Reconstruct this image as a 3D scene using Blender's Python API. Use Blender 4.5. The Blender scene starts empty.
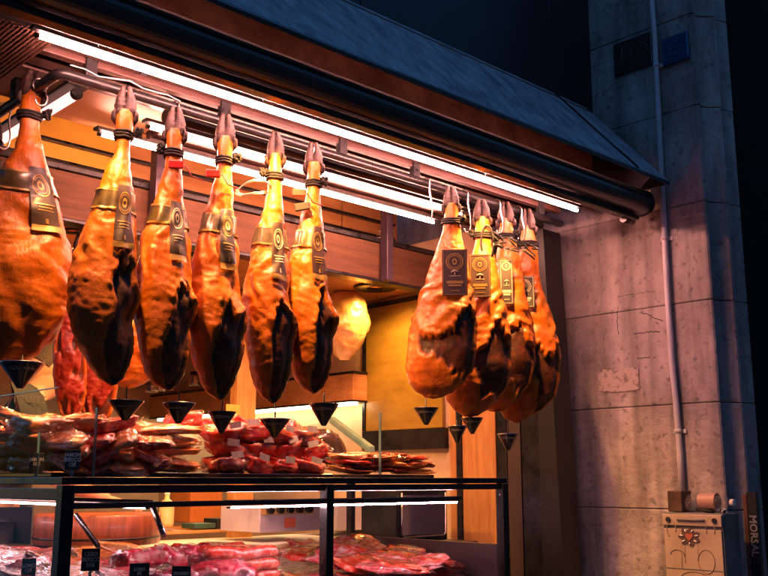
import bpy, math, random
from math import sin, cos, tan, atan, atan2, radians, pi, sqrt, exp
from mathutils import Vector, Matrix, noise
S = bpy.context.scene
C = S.collection
random.seed(7)

# ------------------------------------------------------------------ camera
FPX, HZ = 960.0, 192.0                       # focal length in photo pixels, horizon offset below centre
PITCH = atan(HZ / FPX); AZ = radians(46.3); CZ = 1.42
cam_d = bpy.data.cameras.new('camera'); cam = bpy.data.objects.new('camera', cam_d); C.objects.link(cam)
cam.location = (0, 0, CZ)
cam.rotation_euler = (pi / 2 + PITCH, 0, AZ - pi / 2)
cam_d.sensor_width = 36; cam_d.lens = 36 * FPX / 768; cam_d.clip_start = .05; cam_d.clip_end = 3000
S.camera = cam
# ------------------------------------------------------------------ world, sun, exposure
SUN_EL, SUN_ROT = radians(2.0), radians(200)
w = bpy.data.worlds.new('World'); S.world = w; w.use_nodes = True
wn = w.node_tree.nodes; wl = w.node_tree.links
sky = wn.new('ShaderNodeTexSky'); sky.sky_type = 'NISHITA'; sky.sun_disc = False
sky.sun_elevation = SUN_EL; sky.sun_rotation = SUN_ROT; sky.ozone_density = 3.8; sky.air_density = 1.0; sky.dust_density = .3
wl.new(sky.outputs[0], wn['Background'].inputs[0]); wn['Background'].inputs[1].default_value = .15
sd = bpy.data.lights.new('sun', 'SUN'); sd.energy = .03; sd.angle = radians(15); sd.color = (.6, .75, 1)
so = bpy.data.objects.new('sun', sd); C.objects.link(so); so.rotation_euler = (radians(88), 0, radians(180) - SUN_ROT)
S.view_settings.view_transform = 'Standard'; S.view_settings.look = 'None'
S.view_settings.exposure = 2.4; S.view_settings.gamma = 1; S.view_settings.use_curve_mapping = False
S.cycles.max_bounces = 8; S.cycles.transparent_max_bounces = 16; S.cycles.sample_clamp_indirect = 4
S.cycles.use_denoising = True

# ------------------------------------------------------------------ measuring: a photo pixel to a point on a known plane
_F = (cos(AZ), sin(AZ)); _R = (sin(AZ), -cos(AZ), 0)
_W = (cos(PITCH) * _F[0], cos(PITCH) * _F[1], sin(PITCH)); _U = (-sin(PITCH) * _F[0], -sin(PITCH) * _F[1], cos(PITCH))
def P(u, v, X=None, Y=None, Z=None):
    d = [(u - 384) * _R[i] + FPX * _W[i] + (288 - v) * _U[i] for i in range(3)]
    t = X / d[0] if X is not None else Y / d[1] if Y is not None else (Z - CZ) / d[2]
    return Vector((t * d[0], t * d[1], CZ + t * d[2]))

# ------------------------------------------------------------------ materials
MATS = {}
def mat(name, col, rough=.6, metal=0., col2=None, scale=8., bump=0., bscale=None, coat=0., stretch=(1, 1, 1), detail=6., spec=.5,
        contrast=(.35, .65), emit=None, es=0., rvar=0., col3=None):
    if name in MATS: return MATS[name]
    m = bpy.data.materials.new(name); m.use_nodes = True; n = m.node_tree.nodes; l = m.node_tree.links
    b = n['Principled BSDF']; b.inputs['Roughness'].default_value = rough; b.inputs['Metallic'].default_value = metal
    b.inputs['Coat Weight'].default_value = coat; b.inputs['Coat Roughness'].default_value = .12
    b.inputs['Specular IOR Level'].default_value = spec
    tc = n.new('ShaderNodeTexCoord'); mp = n.new('ShaderNodeMapping'); mp.inputs['Scale'].default_value = stretch
    l.new(tc.outputs['Object'], mp.inputs['Vector'])
    nz = n.new('ShaderNodeTexNoise'); nz.inputs['Scale'].default_value = scale; nz.inputs['Detail'].default_value = detail
    nz.inputs['Roughness'].default_value = .62
    l.new(mp.outputs[0], nz.inputs['Vector'])
    rp = n.new('ShaderNodeValToRGB'); c2 = col2 or tuple(x * .8 for x in col)
    rp.color_ramp.elements[0].position = contrast[0]; rp.color_ramp.elements[1].position = contrast[1]
    rp.color_ramp.elements[0].color = (*c2, 1); rp.color_ramp.elements[1].color = (*col, 1)
    if col3:
        e = rp.color_ramp.elements.new((contrast[1] + 1) / 2 * .95); e.color = (*col3, 1)
    l.new(nz.outputs[0], rp.inputs[0]); l.new(rp.outputs[0], b.inputs['Base Color'])
    if rvar:
        mr = n.new('ShaderNodeMapRange'); mr.inputs['To Min'].default_value = max(.03, rough - rvar); mr.inputs['To Max'].default_value = min(1, rough + rvar)
        mr.inputs['From Min'].default_value = .3; mr.inputs['From Max'].default_value = .7
        l.new(nz.outputs[0], mr.inputs[0]); l.new(mr.outputs[0], b.inputs['Roughness'])
    if bump:
        nb = n.new('ShaderNodeTexNoise'); nb.inputs['Scale'].default_value = bscale or scale * 3; nb.inputs['Detail'].default_value = 5
        l.new(mp.outputs[0], nb.inputs['Vector']); bp = n.new('ShaderNodeBump'); bp.inputs['Strength'].default_value = bump
        bp.inputs['Distance'].default_value = .01
        l.new(nb.outputs[0], bp.inputs['Height']); l.new(bp.outputs[0], b.inputs['Normal'])
    if emit:
        b.inputs['Emission Color'].default_value = (*emit, 1); b.inputs['Emission Strength'].default_value = es
    MATS[name] = m; return m

def clear_mat(name, tint=(1, 1, 1), rough=.05, ior=1.45, bump=0., bscale=30, base=.0, gl=1.0):
    """thin clear sheet: mostly transparent, a Fresnel share of reflection"""
    m = bpy.data.materials.new(name); m.use_nodes = True; n = m.node_tree.nodes; l = m.node_tree.links
    n.clear(); o = n.new('ShaderNodeOutputMaterial'); t = n.new('ShaderNodeBsdfTransparent'); t.inputs[0].default_value = (*tint, 1)
    g = n.new('ShaderNodeBsdfGlossy'); g.inputs['Roughness'].default_value = rough; g.inputs['Color'].default_value = (gl, gl, gl, 1)
    fr = n.new('ShaderNodeFresnel'); ge_ = n.new('ShaderNodeNewGeometry'); io = n.new('ShaderNodeMapRange')
    io.inputs['To Min'].default_value = ior; io.inputs['To Max'].default_value = 1 / ior; l.new(ge_.outputs['Backfacing'], io.inputs[0]); l.new(io.outputs[0], fr.inputs[0])
    ad = n.new('ShaderNodeMath'); ad.operation = 'ADD'; ad.inputs[1].default_value = base; ad.use_clamp = True
    mx = n.new('ShaderNodeMixShader'); l.new(fr.outputs[0], ad.inputs[0]); l.new(ad.outputs[0], mx.inputs[0])
    l.new(t.outputs[0], mx.inputs[1]); l.new(g.outputs[0], mx.inputs[2]); l.new(mx.outputs[0], o.inputs[0])
    if bump:
        tc = n.new('ShaderNodeTexCoord'); nz = n.new('ShaderNodeTexNoise'); nz.inputs['Scale'].default_value = bscale; nz.inputs['Detail'].default_value = 3
        bp = n.new('ShaderNodeBump'); bp.inputs['Strength'].default_value = bump; bp.inputs['Distance'].default_value = .01
        l.new(tc.outputs['Object'], nz.inputs['Vector']); l.new(nz.outputs[0], bp.inputs['Height'])
        l.new(bp.outputs[0], g.inputs['Normal']); l.new(bp.outputs[0], fr.inputs['Normal'])
    MATS[name] = m; return m

def glow_mat(name, col, s):
    m = bpy.data.materials.new(name); m.use_nodes = True; n = m.node_tree.nodes; l = m.node_tree.links
    n.clear(); o = n.new('ShaderNodeOutputMaterial'); e = n.new('ShaderNodeEmission'); e.inputs[0].default_value = (*col, 1); e.inputs[1].default_value = s
    l.new(e.outputs[0], o.inputs[0]); MATS[name] = m; return m

WOODS = dict(col2=(.30, .10, .03), scale=3.5, stretch=(1, 1, 9), bump=.08, rough=.42, coat=.2)
M_black = mat('black_painted_metal', (.018, .016, .017), .32, .3, (.010, .010, .012), 12, .03, 60, rvar=.12)
M_blackmatte = mat('matte_black', (.012, .012, .012), .6, 0, (.008, .008, .008))
M_cassette = mat('dark_blue_coated_metal', (.045, .05, .062), .36, .3, (.020, .024, .032), 5, .04, 40, stretch=(.3, 3, 3), rvar=.1, coat=.5)
M_canopy = mat('slate_blue_canopy', (.44, .43, .46), .42, .0, (.21, .21, .23), 9, .35, 70, rvar=.15, stretch=(2, 1, 1))
M_lip = mat('dusty_brown_soffit', (.24, .115, .06), .55, .1, (.10, .04, .024), 7, .1, 60)
M_clad = mat('dark_facade_cladding', (.020, .018, .026), .45, .2, (.014, .012, .018), 4, .03, 50)
M_steel = mat('brushed_steel', (.46, .44, .44), .28, 1., (.36, .34, .34), 8, .02, 80, stretch=(1, 1, 14), rvar=.08)
M_zinc = mat('zinc_wire', (.50, .48, .47), .3, 1.)
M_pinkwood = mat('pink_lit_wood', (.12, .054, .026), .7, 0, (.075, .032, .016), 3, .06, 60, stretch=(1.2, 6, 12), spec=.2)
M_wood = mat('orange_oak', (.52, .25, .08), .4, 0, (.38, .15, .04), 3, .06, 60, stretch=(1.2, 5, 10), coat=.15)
M_woodv = mat('orange_oak_upright', (.50, .24, .08), .42, 0, (.36, .14, .04), 4, .06, 60, stretch=(9, 9, 1), coat=.1)
M_yellown = mat('painted_lit_yellow_panel', (.80, .48, .05), .45, 0, (.68, .36, .03), 2.5, .03, 60, stretch=(1, 2, 5))  # glow of a hidden niche lamp put into the raised base colour
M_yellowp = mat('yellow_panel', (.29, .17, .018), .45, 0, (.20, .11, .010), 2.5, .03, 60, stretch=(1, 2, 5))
M_tan = mat('tan_ceiling_board', (.42, .25, .11), .55, 0, (.34, .19, .08), 6, .08, 60)
M_slat = mat('brown_slat', (.055, .018, .012), .5, 0, (.028, .010, .007), 4, .06, 70, stretch=(1, 9, 9), coat=.08)
M_ceil = mat('dark_brown_ceiling', (.10, .04, .03), .5, 0, (.06, .022, .017), 5, .05, 60)
M_white = mat('white_laminate', (.72, .70, .66), .35, 0, (.62, .60, .57), 4)
M_wallin = mat('cream_wall', (.62, .44, .26), .7, 0, (.52, .35, .20), 5, .08, 80)
M_grey = mat('grey_machine', (.30, .28, .33), .35, .4, (.25, .23, .28), 5)
M_violet = mat('violet_grey_steel', (.48, .42, .56), .38, .2, (.40, .34, .48), 5, .02, 50, rvar=.1)
M_green = mat('dark_green_box', (.03, .09, .07), .4)
M_block = mat('chopping_block_wood', (.34, .085, .03), .45, 0, (.15, .03, .012), 5, .1, 50, stretch=(9, 9, 1), coat=.2)
M_glass = clear_mat('clear_glass', (.985, .99, .985), .02, 1.35, gl=.5)
M_glassedge = mat('green_glass_edge', (.18, .30, .27), .12, 0, (.10, .18, .16), coat=.8)
M_film = clear_mat('crinkled_plastic_film', (1, .995, .99), .07, 1.40, bump=1., bscale=70, base=.035)
M_rope = mat('dark_rope', (.012, .008, .007), .8, 0, (.006, .004, .004), 60, .4, 200)
M_redplastic = mat('red_plastic_tie', (.55, .03, .02), .35)
M_paperdark = mat('black_label_paper', (.030, .018, .018), .42, 0, (.020, .012, .012), coat=.3)
M_paperbrown = mat('dark_brown_label_paper', (.040, .015, .011), .5, 0, (.030, .011, .008), coat=.1)
M_gold = mat('gold_print', (.30, .18, .05), .4, .35, (.30, .18, .05), coat=.2)
M_olive = mat('olive_gold_band', (.11, .08, .025), .32, .3, (.045, .03, .012), 30, coat=.4)
M_cream = mat('cream_print', (.55, .46, .34), .5)
M_plabel = mat('white_label', (.74, .68, .62), .5, 0, (.60, .52, .48), 60)
M_cup = mat('black_plastic_cup', (.022, .018, .018), .22, 0, (.015, .012, .012), coat=.6)
M_board = mat('black_price_card', (.022, .017, .017), .4, coat=.3)
M_hoof = mat('dark_hoof', (.050, .018, .010), .6, 0, (.012, .005, .004), 30, .5, 90, coat=0)
M_tubew = glow_mat('fluorescent_tube', (1.0, .40, .34), 56.0)
M_tubeg = glow_mat('inner_fluorescent_tube', (1.0, .41, .31), 46.0)
M_tubep = glow_mat('pink_fluorescent_tube', (1.0, .42, .36), .5)
M_caselight = glow_mat('case_led', (1.0, .60, .68), 60.0)
M_spot = glow_mat('spot_lamp_lens', (1.0, .55, .2), 6.0)
M_down = glow_mat('downlight_lens', (1.0, .72, .35), 14.0)

# ------------------------------------------------------------------ mesh builder
class MB:
    def __init__(s): s.v = []; s.f = []; s.mi = []; s.sm = []
    def add(s, vs, fs, mi=0, sm=False):
        o = len(s.v); s.v += [tuple(v) for v in vs]; s.f += [tuple(o + i for i in f) for f in fs]
        s.mi += [mi] * len(fs); s.sm += [sm] * len(fs); return s
    def box(s, a, b, mi=0, bev=0.):
        x0, y0, z0 = [min(a[i], b[i]) for i in range(3)]; x1, y1, z1 = [max(a[i], b[i]) for i in range(3)]
        if not bev or min(x1 - x0, y1 - y0, z1 - z0) < 2.2 * bev:
            vs = [(x, y, z) for x in (x0, x1) for y in (y0, y1) for z in (z0, z1)]
            s.add(vs, [(0, 1, 3, 2), (4, 6, 7, 5), (0, 4, 5, 1), (2, 3, 7, 6), (0, 2, 6, 4), (1, 5, 7, 3)], mi); return s
        import bmesh
        bm = bmesh.new(); bmesh.ops.create_cube(bm, size=1)
        for v in bm.verts: v.co = Vector(((x0 + x1) / 2 + v.co.x * (x1 - x0), (y0 + y1) / 2 + v.co.y * (y1 - y0), (z0 + z1) / 2 + v.co.z * (z1 - z0)))
        bmesh.ops.bevel(bm, geom=bm.edges[:], offset=bev, segments=2, profile=.5, affect='EDGES')
        bm.verts.index_update(); s.add([v.co for v in bm.verts], [[v.index for v in f.verts] for f in bm.faces], mi, False); bm.free(); return s
    def tube(s, pts, r, seg=12, mi=0, cap=True, sm=True):
        pts = [Vector(p) for p in pts]; rs = r if isinstance(r, (list, tuple)) else [r] * len(pts)
        vs = []; up = None
        for i, p in enumerate(pts):
            d = (pts[min(i + 1, len(pts) - 1)] - pts[max(i - 1, 0)]).normalized()
            if up is None: up = Vector((0, 0, 1)) if abs(d.z) < .9 else Vector((1, 0, 0))
            a = d.cross(up).normalized(); b = a.cross(d).normalized(); up = b
            for k in range(seg):
                t = 2 * pi * k / seg; vs.append(p + a * cos(t) * rs[i] + b * sin(t) * rs[i])
        fs = [(i * seg + k, i * seg + (k + 1) % seg, (i + 1) * seg + (k + 1) % seg, (i + 1) * seg + k) for i in range(len(pts) - 1) for k in range(seg)]
        s.add(vs, fs, mi, sm)
        if cap: s.add([], []); o = len(s.v) - len(vs); s.f += [tuple(o + k for k in range(seg))[::-1], tuple(o + (len(pts) - 1) * seg + k for k in range(seg))]; s.mi += [mi, mi]; s.sm += [False, False]
        return s
    def lathe(s, prof, c=(0, 0, 0), seg=32, mi=0, sm=True):
        vs = [(c[0] + r * cos(2 * pi * k / seg), c[1] + r * sin(2 * pi * k / seg), c[2] + z) for r, z in prof for k in range(seg)]
        s.add(vs, [(i * seg + k, i * seg + (k + 1) % seg, (i + 1) * seg + (k + 1) % seg, (i + 1) * seg + k) for i in range(len(prof) - 1) for k in range(seg)], mi, sm); return s
    def prism(s, poly, axis, a, b, mi=0):
        """polygon in the other two axes extruded along axis from a to b"""
        def q(p, t): return {'x': (t, p[0], p[1]), 'y': (p[0], t, p[1]), 'z': (p[0], p[1], t)}[axis]
        n = len(poly); vs = [q(p, a) for p in poly] + [q(p, b) for p in poly]
        s.add(vs, [tuple(range(n))[::-1], tuple(range(n, 2 * n))] + [(i, (i + 1) % n, n + (i + 1) % n, n + i) for i in range(n)], mi); return s
    def build(s, name, mats, parent=None, loc=None, fixn=True):
        me = bpy.data.meshes.new(name); me.from_pydata(s.v, [], s.f)
        for m in (mats if isinstance(mats, (list, tuple)) else [mats]): me.materials.append(m)
        me.polygons.foreach_set('material_index', s.mi); me.polygons.foreach_set('use_smooth', s.sm); me.update()
        if fixn:
            import bmesh
            bm = bmesh.new(); bm.from_mesh(me); bmesh.ops.recalc_face_normals(bm, faces=bm.faces); bm.to_mesh(me); bm.free()
        o = bpy.data.objects.new(name, me); C.objects.link(o)
        if loc: o.location = loc
        if parent: o.parent = parent
        return o
def tag(o, label=None, cat=None, group=None, kind=None):
    if label: o['label'] = label
    if cat: o['category'] = cat
    if group: o['group'] = group
    if kind: o['kind'] = kind
    return o
def thing(name, label, cat, loc=(0, 0, 0), rz=0, group=None):
    o = bpy.data.objects.new(name, None); C.objects.link(o); o.location = loc; o.rotation_euler = (0, 0, rz); o.empty_display_size = .1
    return tag(o, label, cat, group)
def copy_tree(o, parent=None):
    c = o.copy(); C.objects.link(c); c.parent = parent
    for ch in list(o.children): copy_tree(ch, c)
    return c
def text_obj(name, body, size, m, parent, M, ext=.0006, align='CENTER', bold=0., sx=1.):
    cu = bpy.data.curves.new(name, 'FONT'); cu.body = body; cu.size = size; cu.extrude = ext; cu.align_x = align; cu.align_y = 'CENTER'; cu.offset = bold
    cu.resolution_u = 2; cu.space_line = .9
    t = bpy.data.objects.new(name, cu); C.objects.link(t); dg = bpy.context.evaluated_depsgraph_get()
    me = bpy.data.meshes.new_from_object(t.evaluated_get(dg)); bpy.data.objects.remove(t); me.materials.clear(); me.materials.append(m)
    me.transform(M @ Matrix.Diagonal((sx, 1, 1, 1))); o = bpy.data.objects.new(name, me); C.objects.link(o); o.parent = parent; return o
def rail(ax, y, z0, z1, th, x0, x1): pass
def sst(a, b, x):
    t = max(0, min(1, (x - a) / (b - a))); return t * t * (3 - 2 * t)

# ------------------------------------------------------------------ setting: ground, floor
tag(MB().box((-60, -60, -.3), (60, 60, 0)).build('street', mat('wet_asphalt', (.06, .06, .065), .5, 0, (.035, .035, .04), 3, .3, 80)), kind='structure')
tag(MB().box((.2, 1.2, .004), (6, 7.2, .12)).build('pavement', mat('paving', (.20, .19, .18), .7, 0, (.14, .13, .12), 4, .1, 40)), kind='structure')

# ------------------------------------------------------------------ stone pier
XW = 3.7; XI = 3.45
def stone_mat():
    m = mat('weathered_stone', (.47, .40, .37), .85, 0, (.23, .185, .17), 3.0, .7, 30, contrast=(.3, .7))
    n = m.node_tree.nodes; l = m.node_tree.links; b = n['Principled BSDF']; tc = [x for x in n if x.type == 'TEX_COORD'][0]
    base = b.inputs['Base Color'].links[0].from_socket
    # rain streaks and grime
    mp = n.new('ShaderNodeMapping'); mp.inputs['Scale'].default_value = (6, 6, .7); l.new(tc.outputs['Object'], mp.inputs[0])
    nz = n.new('ShaderNodeTexNoise'); nz.inputs['Scale'].default_value = 2.2; nz.inputs['Detail'].default_value = 8; l.new(mp.outputs[0], nz.inputs[0])
    r = n.new('ShaderNodeMapRange'); r.inputs[1].default_value = .42; r.inputs[2].default_value = .72; r.inputs[3].default_value = 1.12; r.inputs[4].default_value = .48
    l.new(nz.outputs[0], r.inputs[0])
    # pits
    nz2 = n.new('ShaderNodeTexNoise'); nz2.inputs['Scale'].default_value = 26; nz2.inputs['Detail'].default_value = 6; l.new(tc.outputs['Object'], nz2.inputs[0])
    r2 = n.new('ShaderNodeMapRange'); r2.inputs[1].default_value = .30; r2.inputs[2].default_value = .42; r2.inputs[3].default_value = .55; r2.inputs[4].default_value = 1
    l.new(nz2.outputs[0], r2.inputs[0])
    # fine scratches: thin light veins
    mp3 = n.new('ShaderNodeMapping'); mp3.inputs['Scale'].default_value = (1, 1, 1); mp3.inputs['Rotation'].default_value = (.6, .2, .4); l.new(tc.outputs['Object'], mp3.inputs[0])
    nz3 = n.new('ShaderNodeTexNoise'); nz3.inputs['Scale'].default_value = 9; nz3.inputs['Detail'].default_value = 3; nz3.inputs['Distortion'].default_value = 1.6
    l.new(mp3.outputs[0], nz3.inputs[0])
    ab = n.new('ShaderNodeMath'); ab.operation = 'SUBTRACT'; ab.inputs[1].default_value = .5; l.new(nz3.outputs[0], ab.inputs[0])
    aa = n.new('ShaderNodeMath'); aa.operation = 'ABSOLUTE'; l.new(ab.outputs[0], aa.inputs[0])
    r3 = n.new('ShaderNodeMapRange'); r3.inputs[1].default_value = 0; r3.inputs[2].default_value = .006; r3.inputs[3].default_value = 1.22; r3.inputs[4].default_value = 1
    l.new(aa.outputs[0], r3.inputs[0])
    m1 = n.new('ShaderNodeMath'); m1.operation = 'MULTIPLY'; l.new(r.outputs[0], m1.inputs[0]); l.new(r2.outputs[0], m1.inputs[1])
    m2 = n.new('ShaderNodeMath'); m2.operation = 'MULTIPLY'; l.new(m1.outputs[0], m2.inputs[0]); l.new(r3.outputs[0], m2.inputs[1])
    vm = n.new('ShaderNodeVectorMath'); vm.operation = 'SCALE'; l.new(base, vm.inputs[0]); l.new(m2.outputs[0], vm.inputs['Scale'])
    l.new(vm.outputs[0], b.inputs['Base Color'])
    # pits in relief too
    bp = [x for x in n if x.type == 'BUMP'][0]; bp2 = n.new('ShaderNodeBump'); bp2.inputs['Strength'].default_value = .5; bp2.inputs['Distance'].default_value = .006
    l.new(r2.outputs[0], bp2.inputs['Height']); l.new(bp.outputs[0], bp2.inputs['Normal']); l.new(bp2.outputs[0], b.inputs['Normal'])
    return m
M_stone = stone_mat()
M_mortar = mat('dark_mortar', (.10, .085, .075), .9, 0, (.07, .055, .05), 20, .3, 80)
pier = thing('stone_pier', 'weathered grey stone pier with moulded corner, lit pink beside the stall', 'pier', (XW, 1.94, 0))
cor = 1.900
PROF = [(XW, 4.6), (XW, cor + .012), (XW + .003, cor + .002), (XW + .010, cor - .004), (XW + .018, cor - .003), (XW + .023, cor + .006), (XW + .038, cor + .004), (XW + .058, cor - .006), (XW + .078, cor - .020),
        (XW + .094, cor - .036), (XW + .102, cor - .046), (XW + .112, cor - .050), (XW + .122, cor - .046), (XW + .128, cor - .036), (XW + .146, cor - .040), (XW + .170, cor - .050), (XW + .200, cor - .060), (XW + .206, cor + .0), (XW + .206, 4.6)]
zs = [0, .45, .87, 1.30, 1.733, 2.16, 2.587, 3.02, 3.45, 3.88, 4.31, 4.8]
g = .0014
for i in range(len(zs) - 1):
    b_ = MB(); n = len(PROF); rows = [zs[i] + g, zs[i] + g + .004, zs[i + 1] - g - .004, zs[i + 1] - g]
    cx = XW + .1; jit = noise.noise(Vector((i * 3.1, 0, 0))) * .003
    vs = []
    for k, z in enumerate(rows):
        ins = .003 if k in (0, 3) else 0
        for (x, y) in PROF: vs.append((x + jit + (ins if x < cx else -ins) - XW, y + (ins if y < 3 else 0) - 1.94, z))
    fs = [(r * n + k, r * n + (k + 1) % n, (r + 1) * n + (k + 1) % n, (r + 1) * n + k) for r in range(3) for k in range(n)]
    fs += [tuple(range(n))[::-1], tuple(range(3 * n, 4 * n))]
    b_.add(vs, fs); b_.build('stone_course', M_stone, pier)
MB().box((.010, .03, 0), (.190, 2.6, 4.79)).build('mortar_core', M_mortar, pier)
# chips and scratch marks carved on the face seen near the flaked patch
def on_wall(mb, pts, r=.002): mb.tube([(p.x, p.y, p.z) for p in pts], r, 5)
cr = MB()
for pts in [[(618, 296), (640, 293), (660, 290)], [(618, 305), (617, 320), (619, 338)], [(642, 312), (655, 318), (664, 322)], [(634, 334), (648, 332), (662, 332)],
            [(637, 358), (652, 357)]]:
    q = [P(u, v, X=XW - .0) - Vector((XW, 1.94, 0)) for u, v in pts]
    qq = []
    for a, b2 in zip(q, q[1:]):
        for k in range(6): qq.append(a.lerp(b2, k / 6) + Vector((0, random.uniform(-.004, .004), random.uniform(-.004, .004))))
    cr = MB(); on_wall(cr, qq, .0022); cr.build('scratch_mark', M_mortar, pier)
# flaked patch of an old poster
def patch(name, u0, v0, u1, v1, m, parent, th=.004, seed=1, off=.0):
    a, b2 = P(u0, v0, X=XW), P(u1, v1, X=XW); n_ = 60; mb = MB(); ring = []
    for k in range(n_):
        t = 2 * pi * k / n_; e = 2 / 6.; x = math.copysign(abs(cos(t)) ** e, cos(t)); y = math.copysign(abs(sin(t)) ** e, sin(t))
        d = 1 + .16 * noise.noise(Vector((cos(t) * 2.5, sin(t) * 2.5, seed))) + .14 * noise.noise(Vector((cos(t) * 9, sin(t) * 9, seed)))
        ring.append(((a.y + b2.y) / 2 + x * d * (a.y - b2.y) / 2, (a.z + b2.z) / 2 + y * d * (a.z - b2.z) / 2))
    mb.prism([(r[0] - (1.94 if parent else 0), r[1]) for r in ring], 'x', (XW - th - off) - (XW if parent else 0), (XW - off) - (XW if parent else 0)); return mb.build(name, m, parent)
o = patch('poster_remnant', 599, 371, 641, 390, mat('flaking_paper', (.46, .37, .32), .85, 0, (.22, .17, .14), 45, .4, 120, contrast=(.38, .5)), None, .0035, 3, .002)
tag(o, 'pale flaking paper remnant stuck on the stone pier', 'poster remnant')
for (u, v, r_) in [(644, 421, .008), (686, 424, .012), (622, 424, .005), (704, 130, .006)]:
    pass

# conduit on the pier
cond = thing('conduit_pipe', 'pale painted conduit running down the stone pier to the meter cabinet', 'pipe', (XW, 2.06, 0))
cp = []
for (u, v) in [(652, 0), (655, 40), (658, 100), (662, 182), (665, 240), (668, 300), (672, 360), (676, 400), (680, 450), (683, 505)]:
    q = P(u, v, X=XW - .02); cp.append(Vector((-.022, q.y - 2.06, q.z)))
cp.insert(0, Vector((-.022, cp[0].y, 4.6)))
MB().tube(cp, .0125, 16).build('pipe', mat('painted_conduit', (.62, .58, .60), .42, .0, (.50, .46, .48), 12, .05, 60), cond)
for z in (1.62, 2.45, 3.25):
    y = min(cp, key=lambda p: abs(p.z - z)).y
    k = [p for p in cp]; 
    for a, b2 in zip(k, k[1:]):
        if (a.z - z) * (b2.z - z) <= 0: y = a.y + (b2.y - a.y) * (a.z - z) / (a.z - b2.z + 1e-9)
    MB().tube([(-.022, y, z - .009), (-.022, y, z + .009)], .0138, 16).box((-.008, y - .028, z - .008), (0, y + .028, z + .008)).build('pipe_clamp', MATS['painted_conduit'], cond)
# plaques
def plaque(name, pix, m, label, cat, depth):
    q = [P(u, v, X=XW) for u, v in pix]; y1 = (q[0].y + q[3].y) / 2; y0 = (q[1].y + q[2].y) / 2; z1 = (q[0].z + q[1].z) / 2; z0 = (q[2].z + q[3].z) / 2
    t = thing(name, label, cat, (XW, (y0 + y1) / 2, z0)); hy = (y1 - y0) / 2; h = z1 - z0
    MB().box((-depth, -hy, 0), (-.002, hy, h), 0, .004).build('plate', m, t)
    return t, hy, h
MX = Matrix(((0, 0, -1, 0), (-1, 0, 0, 0), (0, 1, 0, 0), (0, 0, 0, 1)))      # text facing -X, reading towards -Y
t, hy, h = plaque('wall_plaque', [(614, 44), (653, 33), (653, 64), (616, 78)], mat('dark_tile', (.02, .016, .016), .35, coat=.4), 'dark scribbled plaque on the upper pier, left of the pipe', 'plaque', .012)
mk = MB(); M_mark = mat('brown_relief', (.12, .075, .05), .5)
for (pts) in [[(-.7, -.7), (-.55, .8)], [(-.5, -.7), (-.1, .5), (.0, -.6)], [(-.28, -.1), (-.05, -.1)], [(.2, .5), (.5, .7), (.6, .2), (.3, 0), (.65, -.3), (.4, -.6), (.15, -.5)], [(.35, .8), (.8, .4), (.75, -.2)]]:
    mk.tube([(-.013, -a * hy * .9, h / 2 + b2 * h / 2 * .8) for a, b2 in pts], .0035, 6)
mk.build('relief_marks', M_mark, t)
t, hy, h = plaque('blue_plaque', [(663, 41), (689, 32), (691, 59), (665, 67)], mat('blue_enamel', (.02, .065, .19), .3, coat=.5), 'small blue enamel plaque on the upper pier, right of the pipe', 'plaque', .02)
mk = MB(); M_mark2 = mat('pale_blue_relief', (.05, .10, .20), .4)
for j in range(3):
    z = h * (.78 - .24 * j)
    for k in range(4):
        y = hy * (.62 - .4 * k); r_ = hy * .14
        mk.tube([(-.021, y + r_ * cos(a), z + h * .075 * sin(a)) for a in [i * pi / 4 + (k + j) for i in range(7)]], .0022, 5)
mk.box((-.0225, -hy * .75, h * .1), (-.02, hy * .75, h * .13))
mk.build('relief_marks', M_mark2, t)

# meter cabinet at the foot of the pier
XB = 3.56
cab = thing('meter_cabinet', 'cream metal meter cabinet with heart sticker and graffiti at the foot of the pier', 'cabinet', (XW, 1.96, 0))
y1b, y0b = P(662, 520, X=XB).y - 1.96, P(722, 520, X=XB).y - 1.96
ztb = P(690, 513, X=XB).z; xb = XB - XW
M_cab = mat('cream_cabinet_paint', (.44, .33, .25), .5, 0, (.32, .23, .17), 3.5, .12, 30, contrast=(.3, .6))
M_cabd = mat('grey_cabinet_side', (.16, .16, .18), .5, .2, (.09, .09, .10), 6, .1, 40)
MB().box((xb + .008, y0b, .12), (-.003, y1b, ztb), 0, .004).build('cabinet_body', M_cabd, cab)
dr = MB().box((xb, y0b + .006, .16), (xb + .007, y1b - .006, ztb - .062), 0, .002).build('door', M_cab, cab)
MB().box((xb - .002, y0b + .002, ztb - .050), (xb + .007, y1b - .002, ztb - .006), 0, .003).build('top_strip', M_cab, cab)
for yy in (y0b + .03, y1b - .03): MB().tube([(xb - .008, yy, ztb - .027), (xb - .001, yy, ztb - .027)], .010, 14).build('screw', M_black, cab)
MB().tube([(xb - .006, y0b + .07, ztb - .027), (xb - .006, y1b - .07, ztb - .027)], .004, 8).build('lock_bar', M_cabd, cab)
ym = (y0b + y1b) / 2
zst = P(689, 537, X=XB).z
st = MB()
for k in range(7):
    a = radians(-20 + k * 36); st.lathe([(0, 0), (.019, 0)], (0, 0, 0), 12)
st = MB(); ring = []
for k in range(56):
    a = 2 * pi * k / 56; r_ = .036 * (1 + .18 * cos(a * 7)); ring.append((ym + .012 + r_ * 1.15 * cos(a), zst + r_ * .9 * sin(a)))
st.prism(ring, 'x', xb - .0022, xb - .0002)
sk = st.build('flower_sticker', mat('dark_sticker', (.09, .05, .045), .5), cab)
pt = MB()
for k in range(7):
    a = 2 * pi * k / 7 + .2
    pt.tube([(xb - .003, ym + .012 + .022 * 1.15 * cos(a), zst + .022 * .9 * sin(a)), (xb - .003, ym + .012 + .035 * 1.15 * cos(a), zst + .034 * .9 * sin(a))], .0032, 6)
pt.build('petals', M_plabel, sk)
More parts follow.
